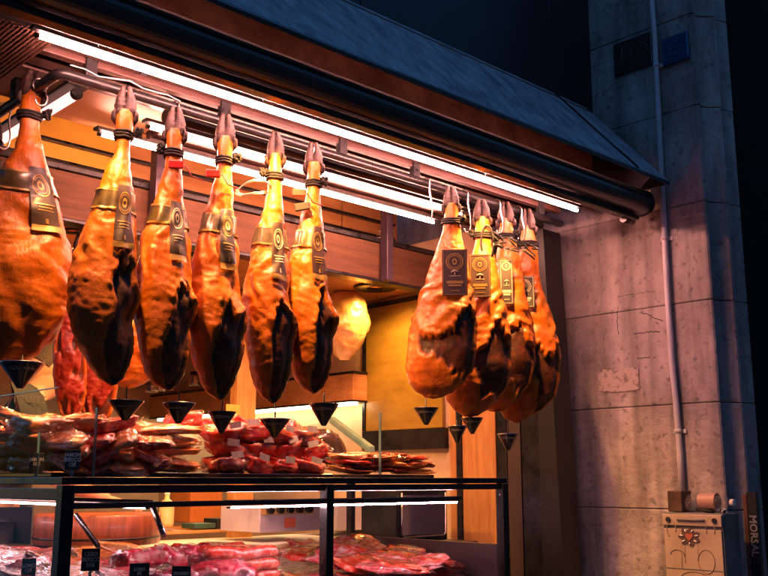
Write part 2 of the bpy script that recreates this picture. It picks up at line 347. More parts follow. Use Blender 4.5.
hr = [(ym + .012 + .0165 * (16 * sin(a) ** 3) / 16, zst + .002 + .0165 * (13 * cos(a) - 5 * cos(2 * a) - 2 * cos(3 * a) - cos(4 * a)) / 15) for a in [2 * pi * k / 40 for k in range(40)]]
MB().prism(hr, 'x', xb - .005, xb - .0024).build('heart', mat('red_heart', (.42, .11, .06), .4), sk)
gf = MB()
for cyy, czz, ry, rz_, a0, a1 in [(y1b - .04, zst + .03, .02, .035, -60, 200), (y0b + .05, zst + .035, .018, .04, -30, 210), (y0b + .075, zst - .09, .035, .045, 0, 360), (y1b - .06, zst - .07, .03, .02, 0, 190), (ym, zst - .16, .06, .03, 20, 200)]:
    gf = MB(); gf.tube([(xb - .0005, cyy + ry * cos(radians(a0 + (a1 - a0) * k / 20)), czz + rz_ * sin(radians(a0 + (a1 - a0) * k / 20))) for k in range(21)], .0022, 5); gf.build('graffiti', mat('brown_marker', (.30, .205, .14), .6), cab)
for yy, za, zb in [(ym + .05, zst - .01, zst - .12), (ym + .035, zst, zst - .1), (ym - .02, zst - .03, zst - .09)]: MB().tube([(xb - .0005, yy, za), (xb - .0005, yy, zb)], .0012, 5).build('graffiti_drip', MATS['brown_marker'], cab)
MB().box((xb - .001, y0b + .008, zst - .125), (xb + .006, y1b - .008, zst - .121)).build('door_seam', M_cabd, cab)
# hinge plate left of the pipe + crumpled bottle lying on the cabinet
o = MB().box((xb + .03, y1b - .075, ztb + .002), (-.03, y1b - .012, ztb + .085), 0, .004).build('junction_box', mat('rusty_box', (.12, .06, .04), .6, .3, (.06, .03, .02), 14, .2, 60), None, (XW, 1.96, 0))
tag(o, 'small dark rusty junction box on the cabinet top, left of the conduit', 'junction box')
bt = thing('plastic_bottle', 'crumpled clear plastic bottle lying on top of the meter cabinet', 'bottle', (XB + .05, 1.96 + y0b + .075, ztb + .042))
bb = MB(); bp_ = []
for k in range(26):
    a = -.088 + .175 * k / 25; r_ = .030 * (1 + .10 * sin(k * 1.7)) if k < 19 else .030 - (k - 18) * .0028
    bp_.append((a, max(.008, r_)))
bb.tube([(0, -a, .004 * sin(a * 30)) for a, r_ in bp_], [r_ for a, r_ in bp_], 20); bo = bb.build('bottle', M_film, bt)
MB().tube([(0, -.09, 0), (0, -.106, 0)], .013, 14).build('cap', M_plabel, bt)
MB().tube([(0, -.035, .002), (0, .035, .002)], .0335, 20, cap=False).build('wrapper', mat('pinkish_wrapper', (.45, .25, .20), .35, coat=.3), bt)
rb = thing('rubbish_heap', 'small dark litter scraps tucked under the bottle on the cabinet', 'litter', (XB + .05, 1.96 + y0b + .08, ztb + .001))
for k in range(7):
    MB().tube([(random.uniform(-.02, .02), random.uniform(-.08, .06), .005), (random.uniform(-.02, .02), random.uniform(-.08, .06), .012)], [.007, .006], 8).build('scrap', [M_blackmatte, M_plabel, M_rope][k % 3], rb)
# vertical sign strip beside the cabinet
q0 = P(745, 492, X=3.80); ss = thing('vertical_sign', 'narrow black upright sign with pale vertical letters beside the cabinet', 'sign', (3.80, q0.y - .03, 0))
MB().box((-.012, -.020, .4), (.012, .020, q0.z), 0, .002).build('sign_board', M_blackmatte, ss)
MB().box((-.012, .021, .4), (.008, .037, q0.z - .01), 0, .002).build('rusty_edge', mat('rust', (.22, .09, .05), .7, .2, (.12, .05, .03), 20), ss)
mm = Matrix.Translation((-.0135, .0, q0.z - .17)) @ MX @ Matrix.Rotation(radians(-90), 4, 'Z')
text_obj('lettering', 'MORSAL', .042, mat('pale_letters', (.34, .34, .36), .4), ss, mm, bold=.0006)

# ------------------------------------------------------------------ next shop front, beyond the pier
ns = thing('neighbour_shopfront', 'dark neighbouring shopfront right of the pier, its shade painted in near-black', 'shopfront', (4.15, 2.6, 0))
MB().box((0.05, 0, 0), (4, .1, 5)).build('dark_wall', mat('shade_painted_wall', (.008, .006, .007), .95, 0, (.004, .003, .004), 4, spec=.05), ns)  # recess shade is put into the near-black wall colour
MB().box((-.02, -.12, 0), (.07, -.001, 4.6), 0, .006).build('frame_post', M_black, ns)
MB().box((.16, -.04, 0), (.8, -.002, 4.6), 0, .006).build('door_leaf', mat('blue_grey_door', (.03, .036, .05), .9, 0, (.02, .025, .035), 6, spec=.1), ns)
aw = thing('pleated_curtain', 'blue pleated curtain hanging high beyond the pier in the top right corner', 'curtain', (4.0, 2.3, 3.15))
cu = MB(); vs = []; nn = 90
for j in range(2):
    for k in range(nn): vs.append((-.2 + .9 * k / nn, .02 * sin(k * .9), .18 + j * 1.2 + .05 * sin(k * .1)))
cu.add(vs, [(k, k + 1, nn + k + 1, nn + k) for k in range(nn - 1)], 0, True)
cu.build('cloth', mat('blue_cloth', (.03, .09, .22), .6, 0, (.02, .05, .13), 10), aw)
MB().box((-.2, -.03, -.2), (.7, .05, .17), 0, .01).build('valance', M_blackmatte, aw)

# the house across the street (it shades the stall from the low sky)
op = thing('opposite_building', 'plastered town house across the street behind the viewer', 'building', (0, -4.5, 0))
MB().box((-22, -6, 0), (22, 0, 8)).build('wall', mat('dusk_plaster', (.16, .13, .11), .85, 0, (.11, .09, .08), 1.5, .2, 20), op)
for k in range(10):
    for j in range(2): MB().box((-18 + k * 4, .004, 1.2 + j * 3.3), (-16.8 + k * 4, .03, 3.0 + j * 3.3), 0, .01).build('window', M_black, op)

op2 = thing('added_sky_blocker', 'unseen plastered block added at the left to keep off blue sky', 'building', (-10, -4, 0))  # unseen block added to keep blue sky out of the pack reflections
MB().box((-6, .02, 0), (0, 20, 9)).build('wall', MATS['dusk_plaster'], op2)

# ------------------------------------------------------------------ dark facade above, canopy, awning cassette
fa = thing('facade_cladding', 'dark metal cladding panels of the facade above the canopy', 'facade', (0, 2.43, 3))
for (x0, x1) in [(-3, 1.0), (1.004, 2.2), (2.204, 3.365), (3.369, XW - .004)]:
    MB().box((x0, 0, -.3), (x1, .06, 2.4), 0, .003).build('cladding_panel', M_clad, fa)
ZL = 2.684; YL = 2.02; ZT = 3.14; YT = 2.428; XE = 3.63
can = thing('canopy', 'sloping slate blue metal canopy over the stall front', 'canopy', (0, YL, ZL))
def sheet(mb, x0, x1, y0, z0, y1, z1, th=.006):
    n_ = Vector((0, -(z1 - z0), (y1 - y0))).normalized() * -th
    mb.prism([(y0, z0), (y1, z1), (y1 + n_.y, z1 + n_.z), (y0 + n_.y, z0 + n_.z)], 'x', x0, x1)
for (x0, x1) in [(-2, .2), (.204, 3.385)]:
    m_ = MB(); sheet(m_, x0, x1, 0, 0, YT - YL, ZT - ZL); m_.build('roof_sheet', M_canopy, can)
m_ = MB(); sheet(m_, 3.389, XE, 0, 0, YT - YL, ZT - ZL); m_.build('roof_sheet', M_canopy, can)
MB().tube([(3.387, -.001, .004), (3.387, YT - YL, ZT - ZL + .004)], .0045, 8).build('seam_rib', M_black, can)
MB().prism([(.002, -.014), (YT - YL, ZT - ZL - .02), (YT - YL, -.014)], 'x', XE - .008, XE - .002).build('end_plate', M_clad, can)
MB().prism([(-.004, -.008), (.002, .002), (.004, -.018), (-.002, -.020)], 'x', -2, XE).build('drip_edge', M_cassette, can)
MB().box((-2, .375, -.06), (XE - .01, .390, ZT - ZL - .03)).build('inner_fascia', M_lip, can)
MB().box((-2, .188, -.116), (XI - .1, .204, -.104), 0, .003).build('lamp_bar', M_blackmatte, can)
for x in (.4, 1.3, 2.2, 3.1): MB().box((x, .190, -.103), (x + .02, .374, -.094)).build('lamp_bar_bracket', M_black, can)
# bolts & specks on soffit
# cassette
cas = thing('awning_cassette', 'long dark blue roller awning cassette under the canopy lip', 'awning', (0, 2.14, 2.6))
XC = 3.585
prof = []
for k in range(28):
    a = radians(-70 + 250 * k / 27); prof.append((.0 - .062 * sin(a + .35) - .0, .0 + .055 * cos(a + .35)))
prof = [(.055, .052), (.01, .054), (-.03, .050), (-.05, .036), (-.060, .012), (-.062, -.012), (-.054, -.034), (-.038, -.048), (-.012, -.055), (.03, -.057), (.06, -.050)]
prof2 = []
for i in range(len(prof) - 1):
    a, b2 = Vector(prof[i]), Vector(prof[i + 1]); prof2 += [a.lerp(b2, .25), a.lerp(b2, .75)]
MB().prism([tuple(p) for p in prof2], 'x', -2, XC).build('housing', M_cassette, cas)
MB().prism([(p[0] * 1.06, p[1] * 1.06) for p in prof2], 'x', XC + .001, XC + .014).build('end_cap', M_black, cas)
MB().box((-2, -.012, -.082), (XC - .03, .03, -.060), 0, .004).build('front_bar', M_black, cas)
MB().tube([(XC - .09, .03, -.078), (XC - .02, .03, -.078)], .018, 14).build('roller_bearing', M_black, cas)
MB().box((-2, -.066, .014), (XC - .003, -.058, .020)).build('trim_bead', M_cassette, cas)

# ------------------------------------------------------------------ ceiling of the stall
XI = 3.45                                         # inner face of the right partition
ce = thing('slatted_ceiling', 'brown slatted ceiling over the counter and the hanging hams', 'ceiling', (0, 2.2, 2.6))
MB().box((.6, .15, .045), (XI + .1, .78, .10)).box((.6, .781, .30), (XI + .1, 3.6, .35)).box((.6, .74, .101), (XI + .1, .78, .299)).build('ceiling_board', M_ceil, ce)
sl = MB(); y = .152; k = 0
while y < .72:
    wd = [.022, .05, .03, .016, .060, .028][k % 6]; zz = [.004, .016, .0, .02, .010, .006][k % 6]
    x0 = 1.02 if y > .20 else .6
    if y > .40: x0 = 1.62
    sl.box((x0, y, zz - .012), (XI - .02, y + wd, .044), 0, .0025); y += wd + [.014, .008, .02, .01, .018, .012][k % 6]; k += 1
sl.build('slats', M_slat, ce)
MB().box((1.16, .30, .02), (1.61, .78, .044), 0, .003).build('tan_board', M_tan, ce)
ge = MB()
for k in range(34): ge.box((.60 + k * .0125, .13 + .0, .0), (.606 + k * .0125, 1.1, .012))
for k in range(40): ge.box((.60, .13 + k * .0245, .004), (1.015, .139 + k * .0245, .010))
o = ge.build('vent_grille', mat('brown_perforated', (.14, .07, .05), .5, .2, (.09, .045, .03), 8), None, (0, 2.2, 2.575)); tag(o, 'brown perforated ceiling grille above the side rail at far left', 'vent grille')

# hanging rail: one bent bar
ZR = 2.54; YR = 2.45; XR = 1.084
hr_ = thing('hanging_rail', 'dark steel hanging rail bent round the stall corner', 'rail', (XR, YR, ZR))
MB().tube([(0, 1.4, 0), (0, .02, 0), (.006, .006, 0), (.02, 0, 0), (XI - XR - .02, 0, 0)], .0155, 16).build('bar', M_black, hr_)
for x in (.09, .55, 1.05, 1.42, 2.2): MB().box((x - .018, -.012, .012), (x + .018, .012, .075), 0, .003).build('bracket', M_black, hr_)
for y in (.3, .9): MB().box((-.012, y - .018, .012), (.012, y + .018, .075), 0, .003).build('bracket', M_black, hr_)
cb = MB()
cb.tube([(.02 + .0 * k, -.0 - .02 * sin(k), .03 + .006 * sin(k * 1.3)) if False else (.02 + .045 * k, -.02 + .008 * sin(k * 1.1), .022 + .006 * sin(k * 2.1)) for k in range(9)], .003, 6)
cb.build('loose_cable', M_zinc, hr_)
sb = thing('support_tube', 'second dark ceiling tube behind the hanging rail', 'tube', (1.49, 2.56, 2.555))
MB().tube([(0, 0, 0), (XI - 1.51, 0, 0)], .019, 16).build('bar', M_black, sb)
MB().tube([(-.002, 0, 0), (.03, 0, 0)], .026, 16).build('end_cap', M_black, sb)

# fluorescent fittings
def tube_light(x0, x1, y, z, r, m, label, housing=.03, axis='x', name='tube_light', group=None):
    loc = (x0, y, z) if axis == 'x' else (y, x0, z); t = thing(name, label, 'light', loc, 0, group); L = x1 - x0
    e = (lambda a, b2, c: (a, b2, c)) if axis == 'x' else (lambda a, b2, c: (b2, a, c))
    MB().tube([e(.012, 0, 0), e(L - .012, 0, 0)], r, 14).build('tube', m, t)
    MB().tube([e(0, 0, 0), e(.013, 0, 0)], r * 1.15, 14).build('end_cap', M_black, t); MB().tube([e(L - .013, 0, 0), e(L, 0, 0)], r * 1.15, 14).build('end_cap', M_black, t)
    b0 = e(-.01, -housing, r + .006); b1 = e(L + .01, housing, r + .018); MB().box(b0, b1, 0, .003).build('housing', M_blackmatte, t)
    return t
tube_light(.943, 3.359, 2.302, 2.555, .0064, M_tubew, 'long bright white tube light along the front under the awning', .011)
tube_light(1.50, 3.06, 2.70, 2.56, .0064, M_tubeg, 'upper of two inner white tube lights behind the rail', .017)
tube_light(1.418, 3.07, 2.875, 2.56, .0060, M_tubeg, 'lower of two inner white tube lights, the farther back', .017)
tube_light(2.60, 4.0, 1.21, 2.56, .016, M_tubep, 'pinkish tube light running back beside the leftmost hams', .035, 'y')

# recessed spots that light the hams
def spot(x, y, z, label, energy, m=M_spot, col=(1, .43, .10), size=110, tgt=None, r=.022, name='ceiling_spot', blend=.8):
    t = thing(name, label, 'spotlight', (x, y, z)); 
    MB().lathe([(r, -.004), (r * 1.5, -.006), (r * 1.6, 0), (r * 1.5, .004), (r, .006), (r * .95, .03)], seg=28).build('ring', M_black, t)
    MB().lathe([(0, .006), (r * .96, .006)], seg=24).build('lens', m, t)
    ld = bpy.data.lights.new(name + '_light', 'SPOT'); ld.energy = energy; ld.color = col; ld.spot_size = radians(size); ld.spot_blend = blend; ld.shadow_soft_size = r
    lo = bpy.data.objects.new(name + '_light', ld); C.objects.link(lo); lo.parent = t; lo.location = (0, 0, -.014)
    d = (Vector(tgt) - Vector((x, y, z))) if tgt else Vector((0, 0, -1)); lo.rotation_euler = d.to_track_quat('-Z', 'Y').to_euler()
    return t
spot(1.66, 2.222, 2.556, 'small orange spotlight in the ceiling above the middle hams', 21, tgt=(1.84, 2.40, 1.9), size=100, blend=.7)
spot(2.70, 2.222, 2.556, 'small orange spotlight in the ceiling above the right-hand ham cluster', 19, tgt=(2.80, 2.36, 1.9), size=100, blend=.7)
spot(1.12, 2.222, 2.556, 'small orange spotlight added to brighten the leftmost hams', 12, tgt=(1.25, 2.34, 1.7), size=84, blend=.9)  # extra lamp added to warm the left hams; no fitting known here

# ------------------------------------------------------------------ beam, upper niche, posts, soffit with downlights
YB = 3.2
bm_ = thing('fascia_beam', 'pinkish wooden fascia beam crossing behind the hams', 'beam', (1.2, YB, 2.34))
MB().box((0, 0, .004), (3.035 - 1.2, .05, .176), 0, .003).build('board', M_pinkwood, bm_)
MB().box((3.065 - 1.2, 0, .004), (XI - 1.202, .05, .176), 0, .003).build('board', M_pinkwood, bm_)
MB().box((0, -.01, .178), (XI - 1.202, .06, .200), 0, .003).build('top_trim', M_black, bm_)
MB().box((0, -.01, -.012), (XI - 1.202, .06, .002), 0, .003).build('bottom_trim', M_black, bm_)
for (x, lab) in [(1.825, 'black upright post in front of the fascia beam, the left one'), (3.05, 'black upright post in front of the fascia beam, the right one')]:
    o = MB().box((x - .028, YB - .06, 2.33), (x + .012, YB - .012, 2.895), 0, .003).build('upright_post', mat('violet_black', (.05, .03, .045), .4, .2)); tag(o, lab, 'post')
ni = thing('upper_niche', 'orange panelled niche above the fascia beam, yellow lamplight painted on its left panel', 'panelling', (1.2, 3.5, 2.5))
MB().box((0, 0, 0), (.64, .03, .39), 0, .002).build('yellow_panel', M_yellown, ni)
MB().box((.66, 0, 0), (1.85, .03, .39), 0, .002).build('orange_panel', M_wood, ni)
MB().box((1.86, 0, 0), (XI - 1.21, .03, .39), 0, .002).build('orange_panel', M_wood, ni)
for z in (.14, .22): MB().box((0, -.03, z), (2.2, -.001, z + .012), 0, .002).build('niche_shelf', M_black, ni)
cbl = thing('cable_bundle', 'loose yellow cables lying in the open niche right of the post', 'cables', (3.15, 3.3, 2.55))
for k in range(7):
    pts = [(random.uniform(-.05, .2) * (j / 5) + .02 * k + .04 * sin(j + k), .02 * k, .11 - .022 * j + .01 * sin(j * 2 + k)) for j in range(6)]
    MB().tube(pts, .003, 6).build('cable', [M_gold, M_cream][k % 2], cbl)
sf = thing('wood_soffit', 'orange wooden soffit behind the fascia beam', 'soffit', (1.2, YB + .06, 2.36))
MB().box((0, 0, 0), (XI - 1.205, 2.6, .03)).build('board', M_wood, sf)
for (x, lab) in [(1.60, 'round black downlight, leftmost in the soffit'), (2.16, 'round black downlight, middle one in the soffit'), (3.19, 'large round black downlight in the soffit left of the ham cluster')]:
    r_ = .05 if x > 3 else .03
    spot(x, 3.40, 2.356, lab, 16 if x < 3 else 9, M_down, (1, .50, .13), 160, r=r_ * .8, name='downlight')
    if x > 3: MB().lathe([(.045, -.004), (.105, -.008), (.11, 0), (.05, .001)], seg=36).build('outer_ring', M_black, S.objects[[o.name for o in S.objects if o.name.startswith('downlight') and o.type == 'EMPTY'][-1]])

# ------------------------------------------------------------------ room shell
rm = thing('stall_room', 'warm lit walls enclosing the back of the stall', 'room', (1.2, 5.8, 0))
MB().box((-.3, 0, .12), (XI - 1.16, .08, 2.9)).build('back_wall', M_wallin, rm)
pt_ = thing('side_partition', 'wood-clad partition along the right side of the stall', 'partition', (XI, 2.6, .12))
MB().box((.004, .30, 0), (.05, 3.2, 2.5)).build('wall_panel', M_wallin, pt_)
MB().box((0, .02, 0), (.05, .12, 2.45), 0, .003).build('dark_edge', M_black, pt_)
MB().box((-.002, .125, 0), (.05, .20, 2.45), 0, .003).build('grey_panel', mat('dim_grey_panel', (.06, .035, .03), .45, .1, (.04, .024, .02), 4), pt_)
MB().box((0, .205, 0), (.05, .262, 2.45), 0, .003).build('dark_edge', M_black, pt_)
MB().box((-.004, .267, 0), (.003, .47, 2.22), 0, .002).build('wood_upright', M_woodv, pt_)
MB().box((-.010, .472, 0), (.003, .505, 2.22), 0, .002).build('dark_strip', M_black, pt_)
MB().box((-.004, .508, 0), (.003, .55, 2.22), 0, .002).build('wood_upright', M_woodv, pt_)
# black fascia end panel of the stall (leans slightly out at the foot)
ep = thing('end_panel', 'tall black end panel of the stall next to the stone pier', 'panel', (XI, 2.5, .12))
MB().prism([(-.02, 0), (.115, 0), (.115, 2.42), (.055, 2.42)], 'x', -.01, .12).build('panel', mat('glossy_black_panel', (.012, .011, .013), .4, .1), ep)
pn = thing('yellow_cupboard', 'yellow-lit cupboard door with black frame on the right inner wall', 'cupboard', (XI, 3.15, 1.4))
ya, yb_ = .03, .575
zt_ = P(400, 304, X=XI).z - 1.4; zb_ = P(400, 430, X=XI).z - 1.4
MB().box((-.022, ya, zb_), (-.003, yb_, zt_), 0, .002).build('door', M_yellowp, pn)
fr_ = MB().box((-.03, ya - .02, zt_ + .001), (-.002, yb_ + .02, zt_ + .022)).box((-.03, ya - .02, zb_ - .10), (-.002, yb_ + .02, zb_ - .001)).box((-.03, yb_ + .002, zb_), (-.002, yb_ + .02, zt_))
fr_.build('frame', M_black, pn)
# wooden wall shelf along the inner wall
ws = thing('wall_shelf', 'orange wooden boxed wall shelf with light strip beneath', 'shelf', (XI, 3.8, 1.8))
zs1 = P(362, 372, X=XI - .12).z - 1.8; zs0 = P(362, 399, X=XI - .12).z - 1.8
ysn = P(353, 385, X=XI - .12).y - 3.8
MB().box((-.12, ysn, zs0), (-.002, 1.95, zs1), 0, .003).build('box_front', M_wood, ws)
MB().box((-.125, ysn - .006, zs1 + .001), (-.002, 1.95, zs1 + .012)).box((-.125, ysn - .006, zs0 - .010), (-.002, 1.95, zs0 - .001)).build('trim', M_black, ws)
MB().box((-.09, ysn + .03, zs0 - .022), (-.06, 1.9, zs0 - .012)).build('light_strip', glow_mat('shelf_led', (1, .78, .48), 6), ws)

# ------------------------------------------------------------------ HAMS
def ham_mat():
    m = bpy.data.materials.new('cured_ham'); m.use_nodes = True; n = m.node_tree.nodes; l = m.node_tree.links; b = n['Principled BSDF']
    def attr(a): x = n.new('ShaderNodeAttribute'); x.attribute_name = a; return x.outputs['Fac']
    tc = n.new('ShaderNodeTexCoord'); oi = n.new('ShaderNodeObjectInfo')
    ad = n.new('ShaderNodeVectorMath'); ad.operation = 'ADD'; l.new(tc.outputs['Object'], ad.inputs[0])
    cmb = n.new('ShaderNodeCombineXYZ'); mu = n.new('ShaderNodeMath'); mu.operation = 'MULTIPLY'; mu.inputs[1].default_value = 37; l.new(oi.outputs['Random'], mu.inputs[0]); l.new(mu.outputs[0], cmb.inputs[0]); l.new(cmb.outputs[0], ad.inputs[1])
    def nz(s, d=6, st=None, dist=0):
        x = n.new('ShaderNodeTexNoise'); x.inputs['Scale'].default_value = s; x.inputs['Detail'].default_value = d; x.inputs['Roughness'].default_value = .65; x.inputs['Distortion'].default_value = dist
        if st: mp = n.new('ShaderNodeMapping'); mp.inputs['Scale'].default_value = st; l.new(ad.outputs[0], mp.inputs[0]); l.new(mp.outputs[0], x.inputs[0])
        else: l.new(ad.outputs[0], x.inputs[0])
        return x.outputs[0]
    def ramp(src, stops):
        r = n.new('ShaderNodeValToRGB'); e = r.color_ramp.elements
        e[0].position = stops[0][0]; e[0].color = (*stops[0][1], 1); e[1].position = stops[-1][0]; e[1].color = (*stops[-1][1], 1)
        for p_, c_ in stops[1:-1]: x = e.new(p_); x.color = (*c_, 1)
        l.new(src, r.inputs[0]); return r.outputs[0]
    def mix(f, a, c2):
        x = n.new('ShaderNodeMix'); x.data_type = 'RGBA'; l.new(f, x.inputs[0]); l.new(a, x.inputs[6]); l.new(c2, x.inputs[7]); return x.outputs[2]
    n1 = nz(11, 8, (1, 1, .55), .4)
    fat = ramp(n1, [(.28, (.26, .050, .004)), (.41, (.36, .084, .005)), (.54, (.45, .120, .007)), (.68, (.52, .165, .011)), (.80, (.58, .23, .022))])
    skin = ramp(nz(16, 6, (1, 1, .4)), [(.3, (.17, .032, .007)), (.48, (.36, .080, .012)), (.66, (.52, .145, .018))])
    lean = ramp(nz(22, 7), [(.32, (.020, .006, .003)), (.52, (.075, .019, .007)), (.72, (.18, .042, .012))])
    red = ramp(nz(26, 5, (1, 1, .35), 1.2), [(.35, (.16, .012, .006)), (.5, (.30, .03, .012)), (.66, (.42, .10, .05))])
    c = mix(attr('skin'), fat, skin)
    # break up the edge of the lean with noise
    lv = n.new('ShaderNodeMath'); lv.operation = 'ADD'; l.new(attr('lean'), lv.inputs[0])
    nn_ = n.new('ShaderNodeMath'); nn_.operation = 'MULTIPLY_ADD'; nn_.inputs[1].default_value = .9; nn_.inputs[2].default_value = -.45; l.new(nz(45, 4), nn_.inputs[0]); l.new(nn_.outputs[0], lv.inputs[1])
    mr = n.new('ShaderNodeMapRange'); mr.inputs[1].default_value = .30; mr.inputs[2].default_value = .78; l.new(lv.outputs[0], mr.inputs[0])
    c = mix(mr.outputs[0], c, lean); c = mix(attr('cut'), c, red)
    sv = nz(70, 3); sp = n.new('ShaderNodeMapRange'); sp.inputs[1].default_value = .60; sp.inputs[2].default_value = .70; sp.inputs[3].default_value = 1; sp.inputs[4].default_value = .75; l.new(sv, sp.inputs[0])
    vs = n.new('ShaderNodeVectorMath'); vs.operation = 'SCALE'; l.new(c, vs.inputs[0]); l.new(sp.outputs[0], vs.inputs['Scale'])
    l.new(vs.outputs[0], b.inputs['Base Color'])
    rr = n.new('ShaderNodeMapRange'); rr.inputs[1].default_value = .3; rr.inputs[2].default_value = .7; rr.inputs[3].default_value = .20; rr.inputs[4].default_value = .44; l.new(nz(18, 5), rr.inputs[0]); ra_ = n.new('ShaderNodeMath'); ra_.operation = 'MULTIPLY_ADD'; ra_.inputs[1].default_value = .18; l.new(mr.outputs[0], ra_.inputs[0]); l.new(rr.outputs[0], ra_.inputs[2]); l.new(ra_.outputs[0], b.inputs['Roughness'])
    b.inputs['Coat Weight'].default_value = .12; b.inputs['Coat Roughness'].default_value = .22; b.inputs['Specular IOR Level'].default_value = .35
    bp = n.new('ShaderNodeBump'); bp.inputs['Strength'].default_value = .6; bp.inputs['Distance'].default_value = .006
    l.new(nz(30, 10, (1, 1, .55), 1.4), bp.inputs['Height'])
    vo = n.new('ShaderNodeTexVoronoi'); vo.feature = 'DISTANCE_TO_EDGE'; vo.inputs['Scale'].default_value = 42; l.new(ad.outputs[0], vo.inputs['Vector'])
    vr = n.new('ShaderNodeMapRange'); vr.inputs[1].default_value = 0; vr.inputs[2].default_value = .12; l.new(vo.outputs['Distance'], vr.inputs[0])
    bp2 = n.new('ShaderNodeBump'); bp2.inputs['Strength'].default_value = .04; bp2.inputs['Distance'].default_value = .003; l.new(vr.outputs[0], bp2.inputs['Height']); l.new(bp.outputs[0], bp2.inputs['Normal'])
    l.new(bp2.outputs[0], b.inputs['Normal']); return m
M_ham = ham_mat()
def interp(tab, t):
    for a, b2 in zip(tab, tab[1:]):
        if t <= b2[0]:
            k = (t - a[0]) / (b2[0] - a[0]); k = k * k * (3 - 2 * k) * .5 + k * .5
            return [a[i] + (b2[i] - a[i]) * k for i in range(1, len(a))]
    return list(tab[-1][1:])
def T(rows, ppm, sc=1.): return [(r[0], r[1] / ppm * sc, r[2] / ppm * sc) for r in rows]
ROW = T([(.05, -10, 9), (.09, -9, 8), (.16, -8, 7), (.22, -9, 7), (.30, -16, 8), (.40, -23, 12), (.50, -32, 14), (.60, -40, 16), (.68, -44, 17), (.76, -42, 21), (.82, -37, 19), (.88, -31, 18), (.94, -21, 16), (.98, -12, 13), (1, -3, 7)], 343)
ROW2 = T([(.05, -9, 9), (.09, -8, 8), (.16, -7, 7), (.22, -8, 8), (.30, -12, 10), (.40, -19, 13), (.50, -25, 16), (.60, -29, 19), (.68, -30, 22), (.76, -29, 26), (.82, -26, 25), (.88, -22, 22), (.94, -16, 18), (.98, -9, 13), (1, 0, 8)], 325)
CL1 = T([(.05, -7, 5), (.12, -8, 6), (.20, -10, 8), (.29, -15, 11), (.43, -24, 15), (.55, -32, 18), (.66, -39, 20), (.77, -43, 21), (.87, -44, 18), (.93, -41, 10), (.97, -36, 0), (1, -27, -12)], 252)
CL2 = T([(.05, -7, 6), (.12, -8, 7), (.20, -9, 9), (.29, -12, 12), (.43, -17, 17), (.55, -21, 21), (.66, -28, 24), (.77, -36, 24), (.87, -40, 20), (.93, -37, 11), (.97, -31, 2), (1, -22, -8)], 246)
CL4 = T([(.05, -6, 6), (.12, -8, 8), (.20, -9, 9), (.29, -12, 10), (.38, -13, 13), (.48, -16, 18), (.58, -21, 24), (.70, -27, 28), (.80, -32, 28), (.88, -34, 22), (.94, -33, 10), (.98, -28, -4), (1, -20, -12)], 240)
LEFT = T([(.05, -9, 9), (.12, -9, 9), (.20, -9, 9), (.28, -12, 13), (.38, -22, 21), (.50, -36, 34), (.62, -46, 42), (.74, -48, 44), (.84, -46, 42), (.91, -40, 34), (.96, -30, 22), (1, -14, 6)], 318)
DEP = [(0, .018), (.05, .022), (.12, .024), (.22, .025), (.32, .036), (.42, .052), (.55, .070), (.68, .083), (.78, .082), (.88, .066), (.95, .044), (1, .013)]
